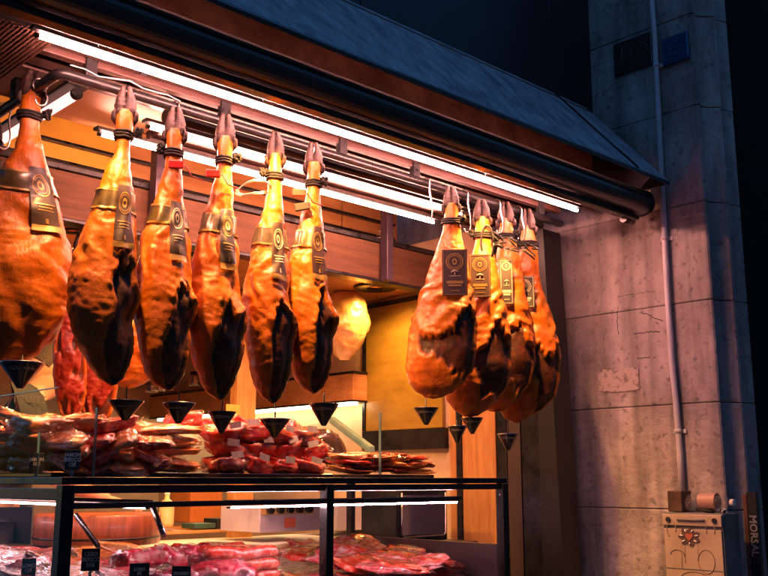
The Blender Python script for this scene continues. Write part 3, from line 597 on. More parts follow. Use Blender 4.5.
def hamfun(tab, L, seed, kind, dsc=1.):
    sx = L
    def surf(t, ph, off=0.):
        xl, xr = interp(tab, t); d = interp(DEP, t)[0] * dsc
        c, wd = (xl + xr) / 2, (xr - xl) / 2
        co, si = cos(ph), sin(ph)
        x = c + wd * math.copysign(abs(co) ** .86, co); y = d * math.copysign(abs(si) ** .9, si)
        s = co; front = sst(-.05, -.35, si)
        nz = noise.noise(Vector((x * 9, y * 9 + seed * 5, t * 7)))
        nf = noise.noise(Vector((x * 34, y * 34 + seed, t * 26))); nff = noise.noise(Vector((x * 85, y * 85 + seed, t * 60)))
        lean = skin = cut = 0.
        e1 = .06 * noise.noise(Vector((s * 2.3, t * 4, seed))) + .03 * noise.noise(Vector((s * 8, t * 12, seed)))
        if kind == 'row':
            s0 = .32 - .46 * sst(.68, 1.0, t) + e1 * 2.6 + .10 * sin(t * 17 + seed)
            tb = .655 + .17 * abs(s - .55) + e1 * 1.4 + .02 * abs(noise.noise(Vector((s * 14, seed, 1))))
            lean = sst(-.015, .02, t - tb) * sst(-.03, .06, s - s0) * front
            skin = .8 * sst(.68, .94, t + e1 + .10 * (-s)) * (1 - lean) * (1 - .85 * exp(-((s - s0 + .10) / .10) ** 2) * sst(.6, .7, t))
        elif kind == 'broad':
            tb = .695 + .035 * sin(s * 4 + seed) - .05 * s + e1 * 1.2 + .035 * abs(noise.noise(Vector((s * 9, seed, 1)))); t2 = .845 + .09 * s + .03 * sin(s * 6 + seed * 2) + e1
            lean = (sst(-.01, .02, t - tb) - sst(-.02, .03, t - t2)) * front * sst(-.85, -.45, s); lean = max(0, lean)
            skin = sst(.0, .10, t - tb) * (1 - lean) * (1 - .9 * exp(-((t - t2 - .03) / .03) ** 2)) * .9
            skin = max(skin, .8 * sst(.2, .8, -s) * sst(.35, .75, t))
        elif kind == 'fat':
            skin = .5 * sst(.45, .62, noise.noise(Vector((x * 6, seed, t * 5))) + .5) + .5 * sst(.86, .97, t); skin = min(1, skin)
        elif kind == 'cut':
            cut = front * sst(.92, .80, abs(s + e1)) * sst(.25, .32, t); lean = cut * sst(.10, .25, noise.noise(Vector((s * 2, t * 7, seed + 9))) ) * .9
            cut *= (1 - lean)
        rdg = 1 - 2.4 * abs(noise.noise(Vector((x * 26 + nz, y * 26 + seed, t * 34 + nz * 2)))); rdg2 = 1 - 2.4 * abs(noise.noise(Vector((x * 60, y * 60 + seed * 2, t * 70))))
        dsp = .0085 * nz + (.0026 * nf + .0012 * nff + (.0018 * rdg + .0009 * rdg2) * (1 - skin * .6)) * sst(.1, .35, t) * (1 - .7 * lean) - .014 * lean - .004 * skin * 0
        if kind in ('row', 'broad'): dsp += .0065 * exp(-((t - tb + .016) / .016) ** 2) * front * (sst(-.1, .2, s) if kind == 'row' else 1)
        if kind == 'row': dsp += (.013 * exp(-((t - .715) / .035) ** 2) - .008 * exp(-((t - .80) / .035) ** 2)) * sst(.35, .9, s)
        if kind == 'broad': dsp += .004 * sin(t * 60 + s * 7 + nz * 9) * sst(.35, .5, t) * sst(.72, .6, t)
        if kind == 'fat': dsp += .0045 * sin((x * 40 + nz * 7)) * sst(.3, .5, t)
        if kind == 'row': dsp += .003 * sin(s * 11 + nz * 8 + t * 4) * sst(.25, .5, t) * sst(.7, .6, t)
        dsp *= min(1, wd / .03)
        nx, ny = co * d, si * wd; ln = sqrt(nx * nx + ny * ny) + 1e-6
        return Vector((x * 1. + (dsp + off) * nx / ln, y + (dsp + off) * ny / ln, -t * L)), lean, skin, cut
    return surf
def make_ham(loc, L, tab, kind, seed, label, group, rz, dsc=1., style='band', name='cured_ham', roll=0., tagp=None):
    t_ = thing(name, label, 'ham', loc, rz, group); surf = hamfun(tab, L, seed, kind, dsc)
    if style != 'none': t_.rotation_euler = (radians(-4.5 if kind != 'fat' else -3), roll, rz)
    NT, NP = 150, 84; vs = []; A = [[], [], []]
    for i in range(NT + 1):
        t = .075 + .925 * (1 - (1 - i / NT) ** 1.15)
        for k in range(NP):
            p, a, b2, c_ = surf(t, 2 * pi * k / NP); vs.append(p); A[0].append(a); A[1].append(b2); A[2].append(c_)
    fs = [(i * NP + k, i * NP + (k + 1) % NP, (i + 1) * NP + (k + 1) % NP, (i + 1) * NP + k) for i in range(NT) for k in range(NP)]
    # close the butt end
    cen = sum((vs[NT * NP + k] for k in range(NP)), Vector()) / NP - Vector((0, 0, .006)); vs.append(cen); 
    for a in A: a.append(a[-1])
    fs += [(NT * NP + k, NT * NP + (k + 1) % NP, len(vs) - 1) for k in range(NP)]
    mb = MB(); mb.add(vs, fs, 0, True); o = mb.build('meat', M_ham, t_)
    for nm, a in zip(('lean', 'skin', 'cut'), A):
        at = o.data.attributes.new(nm, 'FLOAT', 'POINT'); at.data.foreach_set('value', a)
    # hoof: cloven, two toes and dew claws
    xl, xr = interp(tab, .08); cx = (xl + xr) / 2; hw = (xr - xl) / 2
    for sgn in (-1, 1):
        hb = MB(); pts = []; rr = []
        for q in range(15):
            f = q / 14; zz = (-.095 + .105 * f) * L; o_ = .42 + .16 * sin(pi * f) - .10 * f
            pts.append((cx + sgn * hw * o_, -.004 - .014 * f * f, zz)); rr.append(hw * (.62 + .10 * sin(f * 5)) * (1 - .62 * f ** 3) * (1 + .16 * noise.noise(Vector((q * 1.3, sgn * 3, seed)))))
        hb.tube(pts, rr, 14); hb.build('hoof', M_hoof, t_)
        hb = MB(); hb.tube([(cx + sgn * hw * .8, .002, -.120 * L), (cx + sgn * hw * 1.2, -.006, -.104 * L), (cx + sgn * hw * 1.25, -.012, -.086 * L), (cx + sgn * hw * 1.05, -.014, -.074 * L)], [hw * .30, hw * .34, hw * .26, hw * .08], 10); hb.build('dew_claw', M_hoof, t_)
    # rope wound round the ankle with a knot
    rp = MB(); pts = []
    for k in range(60):
        a = 2 * pi * k / 20; tt = .148 + .010 * (k / 20); p, *_ = surf(tt, a); cc = Vector((cx, 0, p.z)); d = (p - cc); d.z = 0
        pts.append(cc + d * (1.18 + .12 * noise.noise(Vector((k, seed, 0)))) + Vector((0, 0, .004 * noise.noise(Vector((k * .7, seed, 3))))))
    rp.tube(pts, .0042, 7)
    for k in range(9):
        a = random.uniform(0, 6.28); q = Vector((cx + hw * 1.5 * (1 if seed % 2 else -1), -.012, -.152 * L))
        rp.tube([q + Vector((random.uniform(-.014, .014), random.uniform(-.012, .012), random.uniform(-.016, .016))) for _ in range(5)], .0034, 6)
    rp.build('rope', M_rope, t_)
    # front surface helper
    def fp(t, s, off=.003):
        ph = 2 * pi - math.acos(max(-.999, min(.999, s))); return surf(t, ph, off)[0]
    def smooth_fp(t, s, off):       # labels ride over the small bumps
        return (fp(t, s, off) + fp(t + .006, s, off) + fp(t - .006, s, off) + fp(t, min(.99, s + .06), off) + fp(t, max(-.99, s - .06), off)) / 5
    if style == 'band':
        bnd = MB()
        def ringrows(t0, t1, off, mb, mi):
            vs = []; n_ = 48
            for j in range(4):
                t = t0 + (t1 - t0) * j / 3
                for k in range(n_): vs.append(surf(t + .012 * cos(2 * pi * k / n_ + 1), 2 * pi * k / n_, off)[0])
            mb.add(vs, [(j * n_ + k, j * n_ + (k + 1) % n_, (j + 1) * n_ + (k + 1) % n_, (j + 1) * n_ + k) for j in range(3) for k in range(n_)], mi, True)
        ringrows(.372, .432, .0045, bnd, 0); ringrows(.366, .373, .0055, bnd, 1); ringrows(.431, .438, .0055, bnd, 1)
        bnd.build('paper_band', [M_olive, M_gold], t_)
        tg = MB()
        def srect(mb, t0, t1, sA, sB, off, mi, nt=14, ns=8, skew=0.):
            vs = [smooth_fp(t0 + (t1 - t0) * j / nt, min(.985, sA + (sB - sA) * k / ns + skew * (t0 + (t1 - t0) * j / nt - .37)), off) for j in range(nt + 1) for k in range(ns + 1)]
            mb.add(vs, [(j * (ns + 1) + k, j * (ns + 1) + k + 1, (j + 1) * (ns + 1) + k + 1, (j + 1) * (ns + 1) + k) for j in range(nt) for k in range(ns)], mi, True)
        sk_ = .5
        srect(tg, .360, .560, .08, .68, .009, 0, skew=sk_); srect(tg, .562, .582, .08, .68, .0095, 1, 3, 8, sk_)
        tgo = tg.build('hang_tag', [M_paperbrown if seed % 3 else M_paperdark, M_gold], t_)
        em = MB()
        for (r0, r1) in ((.88, 1.), (.70, .76), (.20, .42)):
            n_ = 30; vs = []
            for rr in (r0, r1):
                for k in range(n_):
                    a = 2 * pi * k / n_; tt = .425 + .040 * rr * sin(a); vs.append(smooth_fp(tt, min(.985, .40 + .24 * rr * cos(a) + sk_ * (tt - .37)), .0105))
            em.add(vs, [(k, (k + 1) % n_, n_ + (k + 1) % n_, n_ + k) for k in range(n_)], 0, True)
            em.build('emblem_ring', M_gold if seed % 2 else M_cream, tgo); em = MB()
        for (ta, tb2, s1, s2) in [(.490, .494, .18, .62), (.501, .505, .24, .56), (.512, .515, .22, .58), (.540, .556, .38, .44)]: em = MB(); srect(em, ta, tb2, s1, s2, .0105, 0, 2, 5, sk_); em.build('print_line', M_gold if seed % 2 else M_cream, tgo)
    elif style == 'flat' and tagp:
        x0, x1, z0, z1, yy, m_, gm = tagp
        tg = MB().box((x0, yy - .002, z0), (x1, yy, z1), 0, .0006).build('hang_tag', m_, t_); wd, hh = x1 - x0, z1 - z0; cx_ = (x0 + x1) / 2
        br = MB(); e = .004; f_ = yy - .0035
        br.box((x0 + e, f_, z1 - e - .0015), (x1 - e, yy - .0021, z1 - e)).box((x0 + e, f_, z0 + e), (x1 - e, yy - .0021, z0 + e + .0015)).box((x0 + e, f_, z0 + e + .002), (x0 + e + .0015, yy - .0021, z1 - e - .002)).box((x1 - e - .0015, f_, z0 + e + .002), (x1 - e, yy - .0021, z1 - e - .002))
        br.build('border', gm, tg)
        em = MB(); zc = z1 - wd * .52; n_ = 40
        for (r0, r1) in ((.31, .35), (.24, .265), (.07, .13)):
            vs = [(cx_ + wd * r * cos(2 * pi * k / n_) * (1 if r > .2 else .7), f_, zc + wd * r * sin(2 * pi * k / n_)) for r in (r0, r1) for k in range(n_)]
            em = MB(); em.add(vs, [(k, (k + 1) % n_, n_ + (k + 1) % n_, n_ + k) for k in range(n_)]); em.build('emblem_ring', gm, tg)
        ln = MB()   # little tree-like mark and lines of print
        ln.tube([(cx_ - wd * .14, f_, z0 + hh * .50), (cx_, f_ - .0005, z0 + hh * .535), (cx_ + wd * .14, f_, z0 + hh * .50)], .0032, 5).box((cx_ - wd * .02, f_, z0 + hh * .44), (cx_ + wd * .02, yy - .0021, z0 + hh * .51)).box((cx_ - wd * .22, f_, z0 + hh * .415), (cx_ + wd * .22, yy - .0021, z0 + hh * .425))
        ln.build('tree_mark', M_cream, tg)
        l2 = MB().box((cx_ - wd * .33, f_, z0 + hh * .255), (cx_ + wd * .33, yy - .0021, z0 + hh * .315)).box((cx_ - wd * .26, f_, z0 + hh * .20), (cx_ + wd * .26, yy - .0021, z0 + hh * .235)).box((cx_ - wd * .2, f_, z0 + hh * .10), (cx_ + wd * .2, yy - .0021, z0 + hh * .115))
        l2.build('print_lines', gm, tg)
    return t_, surf
def heading(x, y): return atan2(y, x)
def hook(x, y, z, z1, label, lean_=0.0, rz=0.):
    """steel S hook over the rail; a thing of its own"""
    t = thing('meat_hook', label, 'hook', (x, y, z), rz, 'steel hooks over the hanging rail'); r = .021; pts = []
    for k in range(10): a = radians(-40 + 220 * k / 9); pts.append((0, r * cos(a), r * sin(a)))
    L = z - z1
    for k in range(1, 7): pts.append((lean_ * k / 6, -r + .004 * sin(k), -L * .8 * k / 6))
    for k in range(1, 9): a = radians(180 + 190 * k / 8); pts.append((lean_, -r + .016 + .016 * cos(a), -L * .8 + .016 * sin(a)))
    MB().tube(pts, .0028, 8).build('wire', M_zinc, t); return t
def cup(loc, r, h, sk, label, style=0):
    t = thing('drip_cup', label, 'drip cup', loc, random.uniform(-.4, .4), 'black drip cups skewered under the hams')
    pr = [(r * .16, -h), (r * .5, -h * .60), (r * .98, -.004), (r, 0), (r * .95, -.003), (r * .47, -h * .58), (0, -h * .93)]
    b_ = MB().lathe(pr, seg=36); b_.build('cup', M_cup, t)
    MB().lathe([(r * 1.0, .001), (r * 1.03, 0), (r * 1.0, -.003)], seg=36).build('rim', M_steel if style else M_cup, t)
    MB().tube([(0, 0, sk), (0, 0, -h * .9)], .0022, 8).build('skewer', M_black, t)
    # printed word on the cone, facing the customer
    a0 = atan2(-loc[1], -loc[0]) - t.rotation_euler[2]; slope = atan2(r * .5, h * .6)
    d = Vector((cos(a0), sin(a0), 0)); rt = Vector((-sin(a0), cos(a0), 0)); up = (Vector((0, 0, 1)) * cos(slope) + d * sin(slope)).normalized(); nrm = rt.cross(up)
    zc = -h * .26; rc = r * .80
    me_ = text_obj('cup_lettering', 'RESERVA', r * .30, M_cream, t, Matrix(((rt.x, up.x, nrm.x, d.x * rc), (rt.y, up.y, nrm.y, d.y * rc), (rt.z, up.z, nrm.z, zc), (0, 0, 0, 1))), ext=.0005)
    for v in me_.data.vertices:       # wrap the word on the cone
        q = v.co; z_ = q.z; rad = r * (1 + (z_) / h * .84) if z_ > -h * .6 else r * .5; ang = a0 + (q.dot(rt)) / (rc) ; k_ = (q.dot(d) - rc) * 0
        v.co = Vector((cos(ang) * (rad + .0012), sin(ang) * (rad + .0012), z_))
    return t
YH = 2.395
rows = [(127, 92, 388, ROW, 1.0, 'cured ham with black emblem tag, second large ham from the left on the front rail', 1, 'first'),
        (176, 112, 393, ROW2, 1.0, 'cured ham with a red tie at its ankle, third large ham from the left', 2, ''),
        (226, 119, 402, ROW2, 1.0, 'brightly yellow-lit cured ham in the middle of the row with a tangled knot', 3, ''),
        (276, 137, 405, ROW2, .92, 'cured ham with glowing yellow belly and brown band, second from the right in the row', 4, ''),
        (314, 147, 395, ROW2, .98, 'cured ham with drooping black tag at the right end of the front row', 5, '')]
for (u, v0, v1, tab, ws_, lab, sd_, _) in rows:
    a = P(u, v0, Y=YH); L = (a.z - P(u, v1, Y=YH).z); al = heading(a.x, a.y)
    tb = [(r[0], r[1] * ws_, r[2] * ws_) for r in tab]
    make_ham(a, L, tb, 'row', sd_, lab, 'whole cured hams hanging from the rail', al - pi / 2 + random.uniform(-.05, .05), dsc=1.02)
    hook(a.x + .03, YR, ZR, a.z - .14 * L, 'steel hook over the rail beside the ' + ['second', 'third', 'fourth', 'fifth', 'sixth'][sd_ - 1] + ' ham of the row, counting from the left', .0)
# left hams on the side rail
a = P(34, 72, X=XR + .0); L = a.z - P(34, 362, X=XR).z
make_ham((a.x, a.y, a.z), L, LEFT, 'fat', 11, 'largest broad ham with wrinkled orange fat at the left edge of the photo', 'whole cured hams hanging from the rail', heading(a.x, a.y) - pi / 2, 1.05)
hook(XR, a.y - .05, ZR, a.z - .13 * L, 'steel hook on the side rail holding the broad leftmost ham', 0, pi / 2)
a2 = P(-3, 122, X=XR); L2 = a2.z - P(-3, 392, X=XR).z
make_ham(a2, L2, [(r[0], r[1] * .8, r[2] * .55) for r in LEFT], 'fat', 12, 'ham partly cut off by the left edge, behind the broad wrinkled ham', 'whole cured hams hanging from the rail', heading(a2.x, a2.y) - pi / 2, .9)
hook(XR, a2.y - .05, ZR, a2.z - .13 * L2, 'steel hook on the side rail at the far left edge', 0, pi / 2)
# right cluster
M_tagb = M_paperbrown
cl = [(452, 190, 399, CL1, 'broad', 21, 'leftmost ham of the right-hand cluster, with brown gold-edged tag', 2.36, (441, 466, 263, 311), M_paperbrown, M_gold, 0),
      (482, 203, 417, CL2, 'broad', 22, 'second ham of the right-hand cluster, brown tag and jagged dark cut', 2.40, (468, 489, 266, 311), M_paperbrown, M_gold, 0),
      (506, 205, 412, CL2, 'broad', 23, 'third ham of the right-hand cluster, mostly hidden, with a slim black tag', 2.44, (498, 511, 271, 317), M_paperdark, M_cream, 0),
      (527, 212, 423, CL4, 'broad', 24, 'rightmost ham of the right-hand cluster against the dark stone, black emblem tag', 2.44, (512, 532, 287, 319), M_paperdark, M_cream, 0)]
for (u, v0, v1, tab, kind, sd_, lab, yy, (ua, ub, va, vb), m_, gm, rl) in cl:
    a = P(u, v0, Y=yy); L = a.z - P(u, v1, Y=yy).z; al = heading(a.x, a.y); dist = sqrt(a.x ** 2 + a.y ** 2); ppm = 979 / dist * .985
    x0, x1 = (ua - u) / ppm, (ub - u) / ppm; z1_, z0_ = -(va - v0) / ppm / 1.0, -(vb - v0) / ppm
    make_ham(a, L, tab, kind, sd_, lab, 'whole cured hams hanging from the rail', al - pi / 2, 1.0, 'flat', tagp=(x0, x1, z0_, z1_, -.088, m_, gm))
    hook(a.x - .05, YR, ZR, a.z - .16 * L, 'steel hook over the rail at the ' + {21: 'first', 22: 'second', 23: 'third', 24: 'last'}[sd_] + ' ham of the right-hand cluster', .012)
# security tags, red ties, straps around ankles
def tie(u, v, y, kind, label):
    p = P(u, v, Y=y); t = thing(kind, label, 'tie', p, heading(p.x, p.y) - pi / 2)
    if kind == 'red_tie':
        MB().box((-.022, -.01, -.012), (.022, .002, .012), 0, .003).build('clip', M_redplastic, t)
        MB().tube([(.0, 0, 0), (.03, -.01, -.006), (.045, .0, -.03), (.08, .02, -.036)], .0022, 6).build('wire', M_redplastic, t)
    elif kind == 'wire_loop':
        for k in range(3):
            MB().tube([(.05 * cos(a) * (1 + .1 * k) - .03, .01 * k, .022 * sin(a) - .01 * (cos(a) < 0) * abs(cos(a)) * 2) for a in [i * 2 * pi / 16 for i in range(15)]], .002, 6).build('wire', M_zinc, t)
    return t
tie(176, 165, 2.36, 'red_tie', 'red plastic tie clipped at the ankle of the third ham of the row')
tie(213, 174, 2.36, 'red_tie', 'red plastic tie beside the tangled knot of the brightest ham')
tie(299, 193, 2.36, 'red_tie', 'long red plastic tie between the last two hams of the row')
tie(264, 186, 2.37, 'wire_loop', 'loops of thin grey wire beside the ham with the brown band')
bx = P(302, 207, Y=2.36); o = MB().box((-.024, -.01, -.012), (.024, .004, .012), 0, .002).build('security_tag', M_blackmatte, None, bx); o.rotation_euler = (0, -.2, heading(bx.x, bx.y) - pi / 2); tag(o, 'small black security tag hanging by the last ham of the row', 'tag')
sc_ = P(487, 228, Y=2.36); t = thing('hanging_scissors', 'black handled strap loop hanging between the cluster hams', 'strap', sc_, heading(sc_.x, sc_.y) - pi / 2)
MB().tube([(.024 * cos(a), 0, -.06 + .07 * sin(a)) for a in [i * 2 * pi / 28 for i in range(29)]], .0045, 8).build('loop', M_black, t)
tk = MB()
for k in range(7):
    cx_ = (k % 3) * .065; tk.tube([(cx_ + .03 * cos(a * 2.1 + k), .02 * sin(a * 3 + k), -.02 + .024 * sin(a + k * 1.3)) for a in [i * .55 for i in range(8)]], .0036, 7)
o = tk.build('strap_tangle', M_blackmatte, None, P(500, 236, Y=2.37)); o.rotation_euler = (0, .35, heading(3, 2.37) - pi / 2); tag(o, 'dark tangle of straps tying the three right cluster ankles', 'straps')

# drip cups
for i, (u, vt, w_, h_, y, sk, lab) in enumerate([(126, 401, 34, 19, YH, 14, 'drip cup under the second ham from the left'), (179, 403, 32, 20, YH, 12, 'drip cup under the third ham from the left'),
        (222, 412, 28, 21, YH, 12, 'drip cup under the brightest middle ham'), (275, 419, 30, 18, YH, 16, 'drip cup under the ham second from the right of the row'),
        (324, 404, 30, 22, YH, 11, 'wide drip cup under the last ham of the row'), (22, 363, 42, 24, 2.62, 8, 'drip cup under the broad leftmost ham'),
        (426, 408, 25, 17, 2.36, 10, 'drip cup under the first ham of the right cluster'), (457, 426, 20, 17, 2.40, 12, 'lower left drip cup under the second cluster ham'),
        (472, 418, 22, 16, 2.46, 8, 'drip cup tucked behind its neighbour under the cluster'), (508, 434, 21, 16, 2.44, 14, 'rightmost drip cup under the last cluster ham')]):
    p = P(u, vt, Y=y - .05) if u > 30 else P(u, vt, X=1.06); dist = sqrt(p.x ** 2 + p.y ** 2); k = dist / 979
    cup(p, w_ / 2 * k, h_ * k, sk * k, lab, i % 2)

# hams behind the counter
def back_ham(u, vt, vb, y, tab, kind, seed, label, dsc=.8, sc=1.):
    a = P(u, vt, Y=y); L = a.z - P(u, vb, Y=y).z; make_ham(a, L, [(r[0], r[1] * sc, r[2] * sc) for r in tab], kind, seed, label, 'hams hanging inside the stall', heading(a.x, a.y) - pi / 2, dsc, 'none')
back_ham(80, 236, 422, 3.30, ROW2, 'cut', 31, 'sliced ham showing red meat, hanging behind at left', .4, .72)
back_ham(106, 236, 424, 3.36, ROW2, 'cut', 32, 'second sliced ham showing red meat with pale rim, behind the first', .4, .95)
back_ham(150, 240, 388, 3.35, CL2, 'fat', 33, 'wrinkled orange ham glimpsed between two front hams', .8, .9)
wb = P(345, 290, Y=3.6); wt = thing('wrapped_ham', 'yellow-lit ham in a clear bag hanging inside the stall', 'wrapped ham', wb, heading(wb.x, wb.y) - pi / 2)
vs = []; 
for i in range(40):
    t = i / 39
    for k in range(36):
        a = 2 * pi * k / 36; r_ = .105 * (.25 + .95 * sin(pi * min(1, t * 1.02) ** .8) ** .7) * (1 + .12 * noise.noise(Vector((cos(a) * 2, sin(a) * 2, t * 5))) + .05 * noise.noise(Vector((cos(a) * 8, sin(a) * 8, t * 16))))
        vs.append((r_ * cos(a), r_ * .6 * sin(a), -.36 * t))
MB().add(vs, [(i * 36 + k, i * 36 + (k + 1) % 36, (i + 1) * 36 + (k + 1) % 36, (i + 1) * 36 + k) for i in range(39) for k in range(36)], 0, True).build('bagged_meat', mat('wrapped_fat', (.62, .42, .16), .25, 0, (.45, .22, .06), 9, .4, 40, coat=1.), wt)
MB().tube([(0, 0, 0), (0, 0, .12)], .003, 6).build('string', M_cream, wt)

# ------------------------------------------------------------------ display counter
YC = 2.2; XL = 1.05; XRr = 2.705
dc = thing('display_counter', 'black framed glass display counter wrapping the stall corner', 'counter', (XL, YC, .12))
zo = .12
def bx_(name, a, b2, m, bev=.002, par=None): return MB().box((a[0] - XL, a[1] - YC, a[2] - zo), (b2[0] - XL, b2[1] - YC, b2[2] - zo), 0, bev).build(name, m, par or dc)
bx_('top_slab', (XL, YC, 1.409), (XRr, 3.05, 1.427), M_black)
bx_('top_slab', (XL, 3.052, 1.409), (XL + .45, 4.6, 1.427), M_black)
bx_('top_rail', (XL + .03, YC + .006, 1.388), (XRr - .02, YC + .024, 1.407), mat('dark_rail', (.10, .05, .05), .3, .5, (.06, .03, .03), 8))
bx_('middle_rail', (XL + .03, YC + .002, 1.352), (XRr - .25, YC + .022, 1.366), mat('dark_rail2', (.12, .06, .06), .25, .6))
bx_('side_rail', (XL + .004, YC + .03, 1.372), (XL + .022, 4.6, 1.400), MATS['dark_rail'])
for (x, n2) in ((XL, .032), (1.868, .028), (XRr - .03, .03)): bx_('post', (x, YC - .004, .5), (x + n2, YC + .03, 1.408), M_black)
bx_('post', (XRr - .024, 3.0, .5), (XRr, 3.03, 1.408), M_black)
bx_('front_glass', (XL + .034, YC + .008, .98), (1.866, YC + .013, 1.386), M_glass, 0)
bx_('front_glass', (1.898, YC + .008, .98), (XRr - .032, YC + .013, 1.386), M_glass, 0)
bx_('side_glass', (XL + .008, YC + .032, .98), (XL + .013, 4.6, 1.370), M_glass, 0)
bx_('base_panel', (XL, YC, 0.12), (XRr, 3.05, .90), M_black)
bx_('base_panel', (XL, 3.052, 0.12), (XL + .45, 4.6, .90), M_black)
bx_('end_panel', (XRr - .018, YC + .032, .90), (XRr, 2.998, 1.20), mat('dim_glossy_panel', (.07, .04, .035), .3, .2, coat=.3))
bx_('bed', (XL + .02, YC + .03, 1.05), (XRr - .02, 3.0, 1.07), M_white)
bx_('bed', (XL + .02, 3.002, 1.05), (XL + .43, 4.5, 1.07), M_white)
# shelf slabs on top, raised black trays under the packs
bx_('tray', (XL + .12, 2.52, 1.428), (2.17, 2.95, 1.440), mat('dark_tray', (.06, .03, .03), .2, .3, coat=.5))
bx_('tray', (2.34, 2.55, 1.428), (2.80 - .1, 2.95, 1.440), MATS['dark_tray'])
# struts inside
for pts in ([(76, 515), (98, 546)], [(153, 508), (164, 536)]):
    q = [P(u, v, X=1.42) - Vector((XL, YC, zo)) for u, v in pts]; MB().tube(q, .008, 8).build('strut', M_steel if pts[0][0] > 100 else M_black, dc)
t = tube_light(2.40, 4.4, 1.40, 1.345, .0035, glow_mat('side_case_led', (1.0, .55, .60), 12.0), 'thin white light strip along the side of the display case', .008, 'y', 'case_light')
t = tube_light(1.55, 2.50, 2.245, 1.346, .0022, M_caselight, 'thin white light strip under the front rail of the display case', .006, 'x', 'case_light')
# glass guard on the counter top
gg = thing('glass_guard', 'clear upright glass guard standing on the counter top at left', 'glass guard', (XL, 2.3, 1.43))
MB().box((.02, .0, 0), (.024, 1.2, .215)).build('side_pane', clear_mat('thin_clear_pane', (1, 1, 1), .03, 1.15, gl=.12), gg)
MB().box((.019, .0, .216), (.025, 1.2, .2185)).build('pane_edge', mat('bright_glass_edge', (.35, .42, .38), .15, coat=1), gg)
for (u, v0, v1, yy) in ((93, 407, 474, 2.42), (380, 412, 472, 2.6), (37, 432, 470, 2.42)):
    p = P(u, v1, Y=yy); q = P(u, v0, Y=yy); o = MB().box((-.0012, -.006, 0), (.0012, .006, q.z - 1.43)).build('glass_divider', M_glassedge, None, (p.x, yy, 1.4285))
    tag(o, {93: 'thin upright glass divider edge between pack piles at left', 380: 'thin upright glass divider edge before the flat packs at right', 37: 'shortest upright glass divider edge near the far left packs'}[u], 'divider')

# ------------------------------------------------------------------ meat packs
def meat_mat(name, stops, sc, rough=.16, st=(1, 1, 1)):
    m = mat(name, stops[1], rough, 0, stops[0], sc, .5, 45, coat=.45, col3=stops[2], contrast=(.30, .50), stretch=st, detail=5); return m
MM = dict(red=meat_mat('raw_red_ham', [(.36, .012, .008), (.74, .05, .022), (.82, .44, .30)], 22),
          orange=meat_mat('orange_cured_slices', [(.58, .07, .015), (.84, .28, .06), (.88, .62, .34)], 26, st=(1, 2, 3)),
          dark=meat_mat('dark_cured_meat', [(.08, .010, .008), (.30, .030, .018), (.60, .24, .14)], 26),
          pink=meat_mat('pink_sliced_meat', [(.48, .02, .035), (.72, .10, .11), (.84, .56, .54)], 20, st=(1, 3, 1)),
          saus=meat_mat('red_sausage', [(.30, .014, .010), (.52, .045, .025), (.65, .25, .16)], 55, .25),
          choc=meat_mat('magenta_cubed_meat', [(.18, .004, .018), (.46, .016, .04), (.66, .30, .30)], 16))
def blob(mb, sx, sy, sz, seed, n1=20, n2=12, e=.55, wob=.12, bow=0.):
    vs = []
    for i in range(n2 + 1):
        v = -pi / 2 + pi * i / n2
        for k in range(n1):
            u = 2 * pi * k / n1; cu, su, cv, sv = cos(u), sin(u), cos(v), sin(v); f = lambda a: math.copysign(abs(a) ** e, a)
            d = 1 + wob * noise.noise(Vector((cu * 1.4 * cv + seed * 3.3, su * 1.4 * cv, sv * 1.2))) + wob * .5 * noise.noise(Vector((cu * 4 * cv, su * 4 * cv + seed, sv * 3)))
            x = sx * f(cu) * f(cv) * d; y = sy * f(su) * f(cv) * d; z = sz * math.copysign(abs(sv) ** .8, sv) * d + bow * (x / sx) ** 2
            vs.append((x, y, z))
    mb.add(vs, [(i * n1 + k, i * n1 + (k + 1) % n1, (i + 1) * n1 + (k + 1) % n1, (i + 1) * n1 + k) for i in range(n2) for k in range(n1)], 0, True)
def skirt(mb, sx, sy, seed, bow=0., amp=.006):
    """crimped plastic flange: a crinkled sheet wider than the meat"""
    nx, ny = 22, 14; vs = []
    for j in range(ny + 1):
        for i in range(nx + 1):
            x = -sx + 2 * sx * i / nx; y = -sy + 2 * sy * j / ny; ed = max(abs(x) / sx, abs(y) / sy)
            z = amp * ed * (noise.noise(Vector((x * 45, y * 45, seed))) * 1.6 + noise.noise(Vector((x * 110, y * 110, seed)))) + bow * (x / sx) ** 2
            vs.append((x * (1 + .03 * noise.noise(Vector((y * 30, seed, 1)))), y * (1 + .05 * noise.noise(Vector((x * 30, seed, 2)))), z))
    mb.add(vs, [(j * (nx + 1) + i, j * (nx + 1) + i + 1, (j + 1) * (nx + 1) + i + 1, (j + 1) * (nx + 1) + i) for j in range(ny) for i in range(nx)], 0, True)
PROTO = {}
